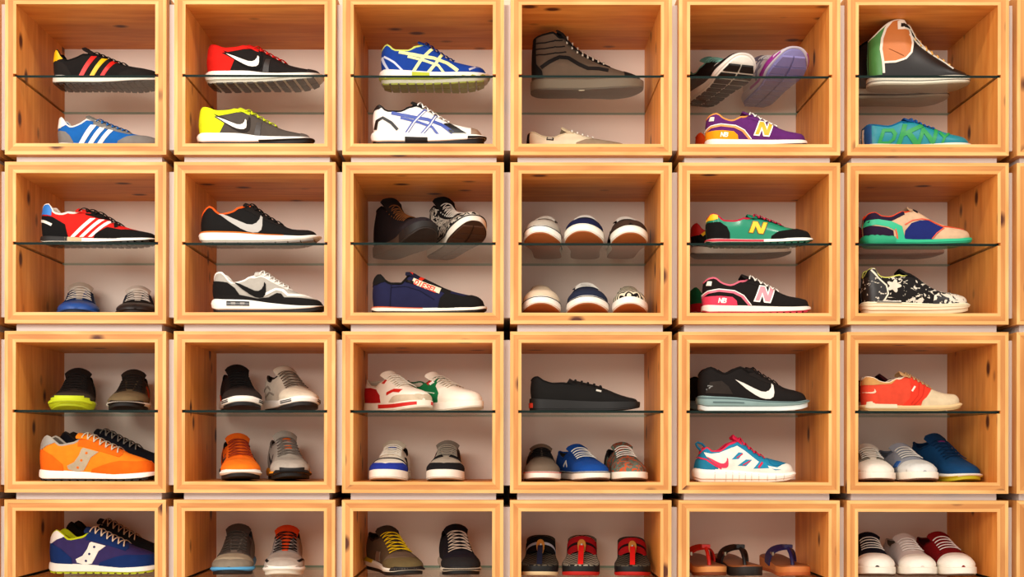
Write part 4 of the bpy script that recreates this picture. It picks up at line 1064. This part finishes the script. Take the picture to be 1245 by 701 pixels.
shoe('retro', 'navy sneaker with grey laces standing behind the orange one', side(2, 'f', 72, 214, .185), '1c1c26', 'efe6d8', '1c1816', lace='8a8278', tong='1f1f2a', lin_='4a3c34', rim='3d322c', upk='suede', **{**SAU, 'hs': 1.06})
shoe('run', 'black knit runner with white sole and orange heel, toe forward', toe(2, 'g', 301, .03, 287, .285, 1), '2b2320', 'f2ece2', '1f1a18', lace='1c1715', tong='1d1816', lin_='6a2a2a', rim='1d1816', w=.98, hs=1.12,
     parts=[('heel_panel', 'e2571e', [[(-.1, -.1), (.25, -.1), (.18, .16), (-.1, .2)]], {}), ('toe_cap', '3a302a', P_toe(.68, .1), {}), ('eyestay', '1a1513', lambda f: P_eye(f, .34), {'s': 'a', 'l': 0})],
     bands=[('sole_groove', '1f1a18', .25, .38, .80, .93, dict(off=.004)), ('sole_groove', '1f1a18', .52, .64, .80, .93, dict(off=.004))], **{**TOEF, 'zt': [(0, .125), (.3, .11), (.6, .095), (.85, .095), (1, .115)]})
shoe('run', 'cream knit runner with white sole, toe forward beside the black one', toe(2, 'g', 376, .02, 343, .285, 1), 'cbbfae', 'f2ece2', '2a2421', lace='6a5c50', tong='c4b8a6', lin_='3a2a2a', rim='3a302c', w=.98, hs=1.08,
     parts=[('overlay', '9c9082', [P_line([(.08, .2), (.18, .24), (.3, .2)], .018)[0], P_line([(.15, .14), (.27, .18), (.4, .15)], .018)[0]], {}), ('toe_cap', 'd8cbb6', P_toe(.66, .1), {})],
     bands=[('sole_groove', '1f1a18', .25, .38, .80, .95, dict(off=.004)), ('sole_groove', '1f1a18', .52, .64, .80, .95, dict(off=.004))], **{**TOEF, 'zt': [(0, .125), (.3, .11), (.6, .095), (.85, .095), (1, .115)]})
shoe('run', 'bright orange running shoe with white toe sole, toe forward', toe(2, 'f', 298, .02, 288, .285, 1), 'f0781a', 'efe8dc', '2a2422', lace='9a3a1c', tong='ec741a', lin_='2a211f', rim='2a211f', w=1.0, hs=1.08,
     parts=[('check_logo', '2c2422', P_check(.2, .14, .3, -.1), LE), ('side_detail', '3a302c', [[(.55, .17), (.6, .2), (.62, .18), (.57, .15)]], {}), ('toe_cap', 'f5841e', P_toe(.72, .1), {'k': 'mesh', 'l': 0})],
     bands=[('sole_stripe', '3d3a3a', .30, 1.0, .1, .78, dict(off=.003)), ('toe_bumper', 'f2ece0', .0, 1.35, .82, 1.0, dict(off=.006))], **TOEF)
shoe('run', 'grey running shoe with orange lining, yellow sole edge and black toe', toe(2, 'f', 360, .02, 345, .285, 1), 'a89c90', 'f0a02a', '1c1715', lace='7a7068', tong='b0a498', lin_='5a5048', rim='7a7068', w=1.0, hs=1.13,
     parts=[('tongue_accent', 'e2701e', lambda f: [[(.40, .88), (.46, .86), (.46, 1), (.40, 1)], [(.53, .9), (.57, .9), (.57, 1), (.53, 1)]], {'s': 'a', 'l': 4}), ('side_detail', '3a3330', P_check(.2, .14, .28, -.1), {}), ('mudguard', 'b5a99c', P_mud(.55, .17), {'l': 0})], bands=[('sole_stripe', '1c1715', .0, .45, .4, 1.0, dict(off=.004)), ('toe_bumper', '1c1715', 0, 1.2, .90, 1.0, dict(off=.006)), ('toe_bumper', '1c1715', .5, 2.1, .962, 1.0, dict(off=.024))], **TOEF)
shoe('vulc', 'white court shoe with red heel panel and red sole band', toe(2, 'g', 520, .02, 466, .265), 'efe6d6', 'ece2d0', 'd8cbb8', lace='e9e0d0', tong='e6dccb', lin_='c8bca8', rim='d8ccb8', upk='leather', rows=6, hs=1.28, zt=[(0, .10), (.3, .09), (.7, .085), (1, .10)],
     parts=[('heel_counter', 'b5201e', [[(-.1, -.1), (.40, -.1), (.37, .16), (.29, .22), (.18, .24), (-.1, .24)]], {'k': 'suede'}), ('toe_stripe', 'c92a22', [P_line([(.5, .17), (.62, .20), (.75, .19)], .03)[0]], LE), ('eyelet_tab', 'c92a22', [[(.36, .28), (.39, .32), (.43, .31), (.41, .27)]], LE), ('mudguard', 'c9b8a0', P_mud(.5, .15), {})],
     bands=[('sole_stripe', 'c92a22', .25, .75, .35, .98, dict(off=.004))])
shoe('vulc', 'white court shoe with green quarter panel and red and white tongue tab', toe(2, 'g', 584, .02, 517, .27), 'eee3d2', 'efe6d6', 'd8cbb8', lace='e2d6c4', tong='e9dfce', lin_='c8bca8', rim='2a6a48', upk='leather', rows=6, hs=1.22,
     parts=[('quarter_panel', '1d7a4a', [[(.12, -.1), (.10, .2), (.18, 9), (.38, 9), (.50, .24), (.58, .17), (.55, -.1)]], {'k': 'suede'}), ('panel_line', 'cfd8c0', [P_line([(.14, .22), (.3, .2), (.52, .17)], .008)[0]], {'l': 2}), ('tongue_tab', 'c8242a', [[(.36, .27), (.40, .30), (.44, .28), (.40, .25)]], {'l': 2, 'k': 'leather'}), ('tongue_tab', 'f4efe4', [[(.40, .265), (.44, .29), (.47, .275), (.43, .25)]], {'l': 3, 'k': 'leather'})])
COURT = dict(hs=1.16, zt=[(0, .09), (.3, .085), (.7, .085), (1, .11)])
shoe('vulc', 'white leather sneaker with blue suede toe band, seen toe-on', toe(2, 'f', 471.5, .02, 481, .285), 'e9dfcf', 'f0e8da', 'd9cdbb', lace='f0e8da', tong='d8ccb8', lin_='241e22', rim='221d20', upk='leather', rows=6, w=.95, straight=True,
     parts=[('toe_band', '2a3c94', [[(.72, -.1), (.76, .14), (.80, .16), (1.1, .16), (1.1, -.1)]], {}), ('toe_seam', '1f1a22', [P_line([(.68, .06), (.71, .15), (.74, .20), (.75, .3)], .03)[0]], {}), ('side_panel', '1c1820', [[(.40, -.1), (.42, .2), (.52, .21), (.56, -.1)]], {}), ('lace_loop', '2a3c94', lambda f: [[(.47, .86), (.52, .86), (.52, 1), (.47, 1)]], {'s': 'a', 'l': 4})], **COURT)
shoe('vulc', 'grey and black suede sneaker with white sole and red tab, seen toe-on', toe(2, 'f', 543, .02, 545, .285), 'b5a898', 'f0e8da', 'cfc3b2', lace='a89c8c', tong='8a8074', lin_='3a322c', rim='7a6f62', upk='suede', rows=6, w=.95, straight=True,
     parts=[('toe_band', '1e1a1c', [[(.70, -.1), (.74, .13), (.79, .16), (1.1, .165), (1.1, -.1)]], {}), ('eyestay', '211c1c', lambda f: P_eye(f, .36), {'s': 'a'}), ('side_tab', 'c4281e', [[(.36, .2), (.38, .25), (.43, .24), (.42, .2)]], {'l': 2, 'sides': (-1,)}), ('quarter_panel', 'e6dccc', [[(-.1, -.1), (.4, -.1), (.35, .2), (-.1, .25)]], {'l': 0})], **COURT)
shoe('vulc', 'all-black canvas sneaker on glass with small red heel label', side(2, 'g', 644, 777, .02), '1b1714', '1d1916', '191512', lace='15110f', tong='1a1613', lin_='14110f', rim='171310', rows=5, straight=True,
     top=[(.008, .26), (.035, .295), (.065, .305), (.12, .27), (.21, .245), (.3, .25), (.39, .275), (.5, .255), (.62, .226), (.72, .19), (.8, .155), (.9, .125), (.96, .11), (.985, .085)], xt=.385, tip=(.365, .30), zt=[(0, .115), (.3, .10), (.7, .085), (1, .085)],
     parts=[('side_tab', 'cfc8bc', [[(.595, .178), (.64, .167), (.645, .18), (.60, .192)]], LE)], bands=[('heel_label', 'c9432c', .1, .55, 0, .028, dict(off=.006))])
VF = dict(zb=[(0, .004), (.08, 0), (.72, 0), (.9, .008), (1, .022)])
def vf(label, place, up, lace, parts=(), stripe=None, lin_='1f1a18', rim=None, **k):
    b = [('toe_bumper', 'f0e8da', .10, .92, .80, 1.0, dict(off=.006))]
    if stripe: b.append(('sole_stripe', stripe, .82, .93, 0, 1.0, dict(off=.009)))
    return shoe('vulc', label, place, up, 'f0e8da', '6a4a34', lace=lace, lin_=lin_, rim=rim, upk='canvas', rows=5, straight=True, parts=parts, bands=b, **{**VF, **k})
vf('grey-toed black canvas sneaker with red sole line, leftmost of three', toe(2, 'f', 663, .02, 657, .275), '7d6c5c', '1c1715', [('quarter_panel', '1e1816', [[(-.1, -.1), (.56, -.1), (.60, .16), (.66, 9), (-.1, 9)]], {}), ('side_tab', 'b8362a', [[(.3, .12), (.34, .12), (.34, .16), (.3, .16)]], {'l': 2})], stripe='c23c2c', hs=1.1, w=.95)
vf('royal blue canvas sneaker with white laces, middle of three', toe(2, 'f', 731, .02, 696, .28), '1f5296', 'f2ece0', [('side_logo', 'e6e0d4', P_line([(.34, .13), (.39, .18), (.44, .13)], .018), LE), ('eyestay', '1b4885', lambda f: P_eye(f, .24), {'s': 'a', 'l': 0})], stripe='2c2a34', lin_='3a3226', hs=1.08, w=.94)
vf('orange and teal patterned canvas sneaker with white laces, rightmost of three', toe(2, 'f', 773, .02, 753, .275), M('c4623c', 'canvas', 'blotch', '6a7a6c', '8a4a34'), 'f2ece0', [('heel_counter', '1f1a1c', P_heel(.2, .3), {})], lin_='1c1718', rim='1c1718', hs=1.16, w=.94)
shoe('run', 'black running shoe with white swoosh and grey-teal midsole on glass', side(2, 'g', 847.6, 981, .02), '1f1815', '8fa5a2', 'e2e8e4', lace='241d1a', tong='241d1a', lin_='2f3f48', rim='1f1815', rows=5, outh=.04, rr=.013,
     top=[(.012, .31), (.06, .37), (.11, .388), (.17, .355), (.23, .332), (.30, .36), (.37, .392), (.48, .39), (.56, .34), (.65, .285), (.79, .21), (.89, .185), (.95, .16), (.985, .10)], xt=.47, xl=.70, tip=(.44, .405), zt=[(0, .14), (.3, .13), (.6, .095), (.85, .085), (1, .105)],
     parts=[('check_logo', 'e6dfd4', P_check(.30, .155, .36, -.16, .36), LE), ('heel_counter', '3a322d', [[(.06, .16), (.10, .26), (.2, .27), (.26, .22), (.30, .15)]], {}), ('heel_tab', '8a8a86', [P_line([(.07, .19), (.12, .225), (.08, .225)], .012)[0]], LE), ('eyestay', '28211e', lambda f: P_eye(f, .22), {'s': 'a', 'l': 0})],
     bands=[('sole_line', '5a6f70', .72, .84, 0, 1.0), ('sole_line', '5a6f70', .35, .45, .12, .40)])
shoe('run', 'black running shoe hidden behind the one with a white swoosh', side(2, 'g', 836, 960, .2), '1d1714', '7a8c8c', '2a2422', lace='241d1a', lin_='1d1714', rim='1d1714', hs=1.08, rr=.013)
wt_root, wt_f = shoe('run', 'white, turquoise and pink running shoe with pink laces and heel loop', side(2, 'f', 842.5, 964.5, .028), '2a8aa8', 'f4efe4', 'efe6d8', lace='d42a52', tong='d42a52', lin_='c8304e', rim='d8385a', rows=5, outh=.02,
     top=[(.012, .26), (.04, .31), (.09, .335), (.16, .30), (.24, .30), (.33, .36), (.43, .435), (.52, .36), (.6, .295), (.7, .24), (.8, .21), (.9, .185), (.955, .165), (.985, .11)], xt=.43, hl=.35, tip=(.40, .47), zt=[(0, .135), (.3, .13), (.6, .105), (.85, .09), (1, .105)],
     parts=[('overlay', 'ece4d8', [[(.06, .29), (.15, .275), (.24, .285), (.35, .33), (.42, .355), (.50, .30), (.62, .20), (.72, .155), (.8, .14), (.86, .17), (.92, .2), (1.1, .2), (1.1, -.1), (.28, -.1), (.22, .17), (.1, .245)]], {}),
            ('window', '2a93b2', [[(.36, .22), (.43, .29), (.47, .285), (.43, .225)], [(.42, .16), (.5, .22), (.56, .215), (.50, .155)], [(.57, .13), (.63, .20), (.69, .195), (.72, .135)], [(.74, .13), (.78, .125), (.84, .12), (.78, .115)]], {'l': 2, 'k': 'mesh'}), ('window_line', 'd03a5a', [P_line([(.41, .235), (.47, .275)], .012)[0], P_line([(.47, .165), (.54, .205)], .012)[0], P_line([(.62, .14), (.66, .19)], .02)[0]], {'l': 3}),
            ('toe_panel', '1f7f9e', [[(.73, .185), (.76, 9), (.86, 9), (.93, .185), (.85, .165), (.77, .155)]], {'l': 2, 'k': 'mesh'}), ('check_logo', 'd83a5e', P_check(.09, .155, .235, -.1, .40), {'l': 3, 'k': 'leather'}), ('heel_counter', '2d86a4', [[(-.1, -.1), (.26, -.1), (.18, .18), (.08, .215), (-.1, .22)]], {'l': 2}), ('heel_stripe', 'd83a5e', [P_line([(.02, .235), (.1, .22), (.2, .16), (.26, .13)], .014)[0]], {'l': 3})],
     bands=[('sole_groove', 'd3cabb', -.2, .7, x, x + .007, dict(off=.001)) for x in (.19, .30, .365, .43, .49, .55, .62, .70, .78, .86)])
mb = MB()
mb.tube([tuple(np.array([.118 + dx_, .0, zz_]) * wt_f.L) for dx_, zz_ in ((0, .27), (-.03, .30), (-.075, .345), (-.09, .375), (-.07, .39), (-.03, .375), (.0, .345), (.02, .31))], .012 * wt_f.L, 6)
mb.obj('heel_loop', M('2a7f9e', 'canvas'), wt_root, 60)
shoe('run', 'coral and beige sneaker with tan heel collar and beige toe on glass', side(2, 'g', 1046, 1165.5, .02), 'd8553c', 'e2c496', 'd8b884', lace='b5926a', tong='c9a070', lin_='8a7a70', rim='e9d8c0', upk='suede', rows=6, outh=.016, rr=.009,
     top=[(.012, .30), (.04, .345), (.10, .335), (.17, .295), (.24, .285), (.34, .33), (.43, .385), (.55, .325), (.66, .255), (.75, .205), (.85, .178), (.93, .17), (.965, .145), (.985, .09)], xt=.42, tip=(.39, .41), zt=[(0, .065), (.5, .06), (.8, .06), (1, .09)],
     parts=[('heel_collar', 'c89a62', [[(-.1, .265), (.1, .262), (.28, .275), (.34, .33), (.3, 9), (-.1, 9)]], {}), ('check_logo', 'e9c4a8', P_check(.01, .155, .12, .25, .3), LE), ('side_panel', 'e0452f', [[(.38, .05), (.46, .13), (.48, .24), (.47, .33), (.55, 9), (.62, .27), (.68, .22), (.62, .14), (.53, .06)]], {}), ('side_stripe', 'c93a28', [P_line([(.47, .07 + 0), (.54, .16), (.56, .28)], .012)[0], P_line([(.50, .06), (.58, .15), (.61, .25)], .012)[0]], {'l': 2}), ('side_lettering', 'efd8c8', [P_line([(.48, .20), (.515, .25)], .018)[0]], {'l': 2, 'k': 'leather'}),
            ('toe_cap', 'd6c2a2', [[(.53, -.1), (.58, .1), (.64, .19), (.69, .235), (.72, 9), (1.1, 9), (1.1, -.1)]], {'l': 0})],
     bands=[('heel_block', 'd8ccae', .3, 1.7, .03, .33, dict(off=.006))])
shoe('run', 'dark red sneaker hidden behind the coral one', side(2, 'g', 1034, 1150, .205), '6a1f28', 'c9b090', '8a6a4a', lace='7a2a3a', tong='5a2030', lin_='3a1418', rim='6a1f28', upk='suede', hs=1.05)
vf('white canvas sneaker with black striped side, front left of three', toe(2, 'f', 1073, .015, 1050, .275), 'ece4d6', 'f2ece0', [('eyestay', '8a867c', lambda f: P_eye(f, .24), {'s': 'a', 'l': 0}), ('side_stripe', '2a2624', [P_line([(.44, .10), (.52, .16)], .012)[0], P_line([(.47, .10), (.55, .16)], .012)[0], P_line([(.50, .10), (.58, .155)], .012)[0], P_line([(.53, .10), (.61, .15)], .012)[0]], {}), ('quarter_panel', '6a675c', [[(-.1, -.1), (.3, -.1), (.26, .25), (-.1, .25)]], {})], hs=1.12, rim='3a3834', lin_='5a564c')
vf('pale grey canvas sneaker with blue patch, middle of three', toe(2, 'f', 1130, .012, 1088, .285), 'a9adb6', 'ebe6dc', [('toe_panel', 'dcdad4', P_toe(.70, .1), {'k': 'leather'}), ('side_patch', '3c6fb0', [[(.55, .12), (.60, .18), (.68, .18), (.70, .13)]], {'l': 2})], hs=1.1, w=.96, rim='7c828e', lin_='6a7078')
shoe('run', 'deep teal-blue runner with white sole and yellow sole edge', toe(2, 'f', 1186, .04, 1131, .275), '0e4a72', 'f2ece0', 'c9c22a', lace='0b3a5c', tong='0d3f66', lin_='0c3558', rim='0c3f62', rows=6, hs=1.15, rr=.013,
     parts=[('tongue_tab', '8a3a7a', lambda f: [[(.39, .90), (.43, .88), (.43, 1), (.39, 1)]], {'s': 'a', 'l': 4})], bands=[('sole_stripe', 'd8cc2c', .0, .3, .5, .95, dict(off=.003))], **TOEF)

# ================================================================== ROW 4 (bottom)
dotband('navy and violet sneaker with white dotted band, lime lining and sole', side(3, 'g', 62, 198, .10), '44386a', '1c3a70', 'efe9de', '3c3466', 'ece6dc', 'f2ede2', 'c3cc28', 'e2cdb4', 'c6d022', tong='27406f', rim='ccd42a')
shoe('retro', 'black sneaker with tan laces standing behind the navy one', side(3, 'g', 80, 208, .22), '1d1917', 'd8cdbb', '1c1816', lace='c9a888', tong='191513', lin_='4a3a2c', rim='1c1816', upk='suede', **{**SAU, 'hs': 1.16})
shoe('run', 'taupe grey running shoe with light blue sole edge, seen toe-on', toe(3, 'g', 283, .03, 291, .285), '857a6e', '5a9cc8', '2a2522', lace='5a5048', tong='5a5048', lin_='2a4658', rim='3a4c58', w=1.02, hs=1.08,
     parts=[('toe_cap', 'b5a890', P_toe(.70, .1), {}), ('mudguard', '8f8474', P_mud(.7, .15), {'l': 2}), ('eyestay', '5c5148', lambda f: P_eye(f, .34), {'s': 'a'})], bands=[('toe_bumper', '6ab4dc', .45, 1.15, .5, 1.0, dict(off=.005))], **TOEF)
shoe('run', 'grey running shoe with orange tongue, black laces and white toe sole', toe(3, 'g', 347, .03, 349.5, .285), 'a99e96', 'f0e8da', 'e6dccb', lace='1c1715', tong='e2571e', lin_='1c1715', rim='1c1715', w=1.0, hs=1.05,
     parts=[('toe_cap', 'b9ada0', P_toe(.66, .1), {'k': 'mesh'}), ('toe_trim', '1f1a1a', [P_line([(.60, .10), (.75, .13), (.87, .12)], .016)[0]], {'l': 2})], bands=[('toe_bumper', 'f2ebe0', 0, 1.6, .90, 1.0, dict(off=.006))], **TOEF)
shoe('run', 'brown suede shoe with bright yellow laces, toe forward', toe(3, 'g', 504, .03, 467, .285), '6a5640', 'ece4d4', '241f1c', lace='e8c41c', tong='4a3c30', lin_='2a221e', rim='3a2e26', w=1.0, hs=1.05, upk='suede', al=.5,
     parts=[('toe_panel', '7d6a58', P_toe(.66, .08), {'l': 0}), ('mudguard', '71603f', P_mud(.6, .16), {}), ('side_panel', '8a7462', [[(.36, .10), (.4, .19), (.5, .19), (.5, .1)]], LE)], bands=[('heel_stripe', 'd8b81e', .6, 1.0, 0, .3), ('toe_bumper', '1f1a18', .0, 1.4, .88, 1.0, dict(off=.006))], **TOEF)
shoe('run', 'dark navy suede shoe with pale laces and black toe bumper', toe(3, 'g', 567, .03, 553, .285), '221f28', 'd8ccb8', '1c1816', lace='d8c4b0', tong='1d1a22', lin_='161418', rim='1d1a20', w=1.0, hs=1.08, upk='suede', al=.5,
     parts=[('toe_panel', '2a2632', P_toe(.66, .08), {'l': 0}), ('mudguard', '2e2a2a', P_mud(.6, .16), {})], bands=[('toe_bumper', '241f1d', .0, 1.5, .88, 1.0, dict(off=.006))], **TOEF)
vf('navy canvas sneaker with white toe cap and white laces', toe(3, 'g', 1072, .025, 1052, .28), '1a1a2c', 'ece4d8', [('toe_cap', 'f0e9dc', P_toe(.74, .05), {'k': 'rubber'})], lin_='16161e', rim='16161e', hs=1.16)
vf('white canvas sneaker with white toe cap, between navy and red ones', toe(3, 'g', 1127, .025, 1094, .28), 'd9cdc6', 'e9e0d8', [('toe_cap', 'f0e9dc', P_toe(.74, .05), {'k': 'rubber'})], lin_='6a6455', rim='c9beb4', hs=1.12, w=.95)
vf('red canvas sneaker with white toe cap and laces', toe(3, 'g', 1177, .025, 1134, .28), '8e161c', 'efe4dc', [('toe_cap', 'f0e9dc', P_toe(.74, .05), {'k': 'rubber'}), ('toe_seam', '7a1218', [P_line([(.66, .12), (.70, .2)], .008)[0]], {'l': 2})], lin_='4a0d12', rim='6e1218', hs=1.18, w=.96)

# --- sandals
def sandal(label, place, strap, foot_m, side_c, out_c, kind, accent=None):
    X, Y, Z, yaw, L = place[:5]
    f = Form('vulc', L, w=1.04 if kind == 'wide' else .98, cv=-.03,
             zt=[(0, .34), (.3, .27), (.6, .16), (.85, .105), (1, .115)] if kind == 'wide' else [(0, .16), (.3, .13), (.6, .105), (.85, .10), (1, .115)], outh=.03,
             zb=[(0, .0), (.5, 0), (.8, 0), (1, .02)])
    root = empty('wide_strap_sandal' if kind == 'wide' else 'thong_sandal', (X, Y, Z), label, 'sandal', 'strapped sandals on the bottom shelf' if kind == 'wide' else 'thong sandals on the bottom shelf', (0, 0, yaw))
    sole_loft(f, 'outsole', lambda x: f.zb(x), lambda x: f.zb(x) + .035, [(0, -.004), (.3, .003), (1, .003)], M(out_c, 'rubber'), root)
    sole_loft(f, 'midsole', lambda x: f.zb(x) + .035, lambda x: f.zt(x) - .006, [(0, .0), (.5, .003), (1, .002)], M(side_c, 'rubber'), root)
    sole_loft(f, 'footbed', lambda x: f.zt(x) - .006, lambda x: f.zt(x) + .006, [(0, -.004), (.6, -.006), (1, -.02)], foot_m, root)
    def arc(xc, h, wx, th, name, m, span=1.0, lean=0.0, y0=-1, y1=1, xb=None, sl=0.0):
        us = np.linspace(y0, y1, 17); V = []
        for lay in (0, -th):
            for u in us:
                w = float(f.foot(xc)) + .004
                ang = u * math.pi / 2 * span
                y = w * math.sin(ang) * (1 if lay == 0 else (w + lay) / w); z = float(f.zt(xc)) - .02 + (h + lay) * max(0, math.cos(ang)) ** .7
                xm = xc + lean * math.cos(ang)
                if xb is not None: xm += xb * abs(math.sin(ang))
                for d in (-wx / 2, wx / 2):
                    V.append((xm + d, y + float(f.cy(xm)), z - sl * d))
        n = len(us); F = []
        for i in range(n - 1):
            a = 2 * i; b = a + 2 * n
            F += [(a, a + 1, a + 3, a + 2), (b + 2, b + 3, b + 1, b), (a, a + 2, b + 2, b), (a + 1, b + 1, b + 3, a + 3)]
        F += [(0, 2 * n, 2 * n + 1, 1), (2 * n - 2, 2 * n - 1, 4 * n - 1, 4 * n - 2)]
        o = mesh_obj(name, np.array(V) * L, F, m, root, 50)
        return o
    if kind == 'wide':
        arc(.52, .13, .17, .012, 'strap', M(strap, 'canvas'), xb=-.06, sl=.75)
        arc(.527, .136, .022, .012, 'strap_stripe', M(accent, 'canvas'), xb=-.06, sl=.75)
        top = float(f.zt(.53)) + .125
        # leather patch with rivet, thong down to the toe
        mb = MB(); ring = [(math.cos(t), math.sin(t)) for t in np.linspace(0, 2 * math.pi, 17)[:-1]]
        cx, cz = .585, top - .035
        slope = -.95
        V = []
        for zo in (.012, 0):
            for a_, b_ in ring:
                V.append((cx + .085 * a_ , .042 * b_ + float(f.cy(cx)), cz + slope * .085 * a_ * (1 if a_ > -.2 else .6) + zo))
        F = [tuple(range(16)), tuple(range(31, 15, -1))] + [(i, 16 + i, 16 + (i + 1) % 16, (i + 1) % 16) for i in range(16)]
        mesh_obj('leather_patch', np.array(V) * L, F, M('c9904a', 'leather'), root, 40)
        mb.tube([(cx * L, f.cy(cx) * L, (cz + .005) * L), (cx * L, f.cy(cx) * L, (cz + .022) * L)], .012 * L, 8)
        mb.obj('rivet', M('c8c0b8', 'metal'), root, 40)
        pts = [(.64, top - .03), (.72, top - .075), (.80, float(f.zt(.8)) + .04), (.84, float(f.zt(.84)) - .005)]
        V = []
        for lay in (.006, -.006):
            for x, z in pts:
                for s_ in (-1, 1): V.append((x + lay * .5, s_ * .026 + float(f.cy(x)), z + lay))
        F = []
        for i in range(3):
            a = 2 * i; b = a + 8
            F += [(a, a + 1, a + 3, a + 2), (b + 2, b + 3, b + 1, b), (a, a + 2, b + 2, b), (a + 1, b + 1, b + 3, a + 3)]
        F += [(0, 8, 9, 1), (6, 7, 15, 14)]
        mesh_obj('thong', np.array(V) * L, F, M('2c2c40' if strap == '191512' else 'd8261e', 'canvas'), root, 40)
    else:
        arc(.60, .20, .13, .018, 'strap', M(strap, 'leather'), xb=-.22, sl=.25)
        mb = MB()
        z0 = float(f.zt(.6)) + .175
        mb.tube(np.array([(.60, f.cy(.6) + .0, z0), (.70, f.cy(.7), z0 - .06), (.76, f.cy(.76), f.zt(.76) + .05), (.78, f.cy(.78), f.zt(.78) - .005)], float) * L, .020 * L, 8)
        mb.obj('thong', M(strap, 'leather'), root, 60)
        mb = MB()
        mb.box(.575 * L, .635 * L, (-.045 + float(f.cy(.6))) * L, (.045 + float(f.cy(.6))) * L, (z0 - .012) * L, (z0 + .022) * L)
        mb.obj('strap_knot', M(strap, 'leather'), root)
        mb = MB()
        mb.box(.44 * L, .50 * L, (-.135) * L, (-.115) * L, (float(f.zt(.5)) + .07) * L, (float(f.zt(.5)) + .105) * L)
        mb.obj('buckle', M('b9a890', 'metal'), root)
    return root
ZZ = M('26211d', 'canvas', 'zigzag', '6e6454')
ZW = M('1d1918', 'canvas', 'zigzag', 'b5aa96')
sandal('black strapped sandal with tan leather patch, left of the three', toe(3, 'g', 658, .03, 658, .26), '191512', ZZ, '191614', 'e2c8a0', 'wide', 'b4b2b8')
sandal('red strapped sandal on black and white zigzag footbed, middle of the three', toe(3, 'g', 708, .03, 708, .26), 'a81a22', ZW, '191614', 'c4281e', 'wide', '2a1416')
sandal('red strapped sandal lying lower at the right of the three', toe(3, 'g', 772, .03, 768, .25), 'b01c22', ZZ, '191614', 'c4281e', 'wide', '2a1416')
COR = M('9a5c2c', 'leather')
sandal('brown thong sandal with bright red strap, cut by the box edge', toe(3, 'g', 872, .03, 846, .25), 'd02a1c', COR, 'd8965a', '8a4a24', 'thong')
sandal('brown thong sandal with black strap, in the middle of the three', toe(3, 'g', 917, .03, 885, .25), '1b1614', COR, '2c241f', '2a201a', 'thong')
sandal('brown thong sandal with violet-blue strap at the right', toe(3, 'g', 975, .03, 943, .25), '2c2358', COR, 'd08248', 'c06a38', 'thong')
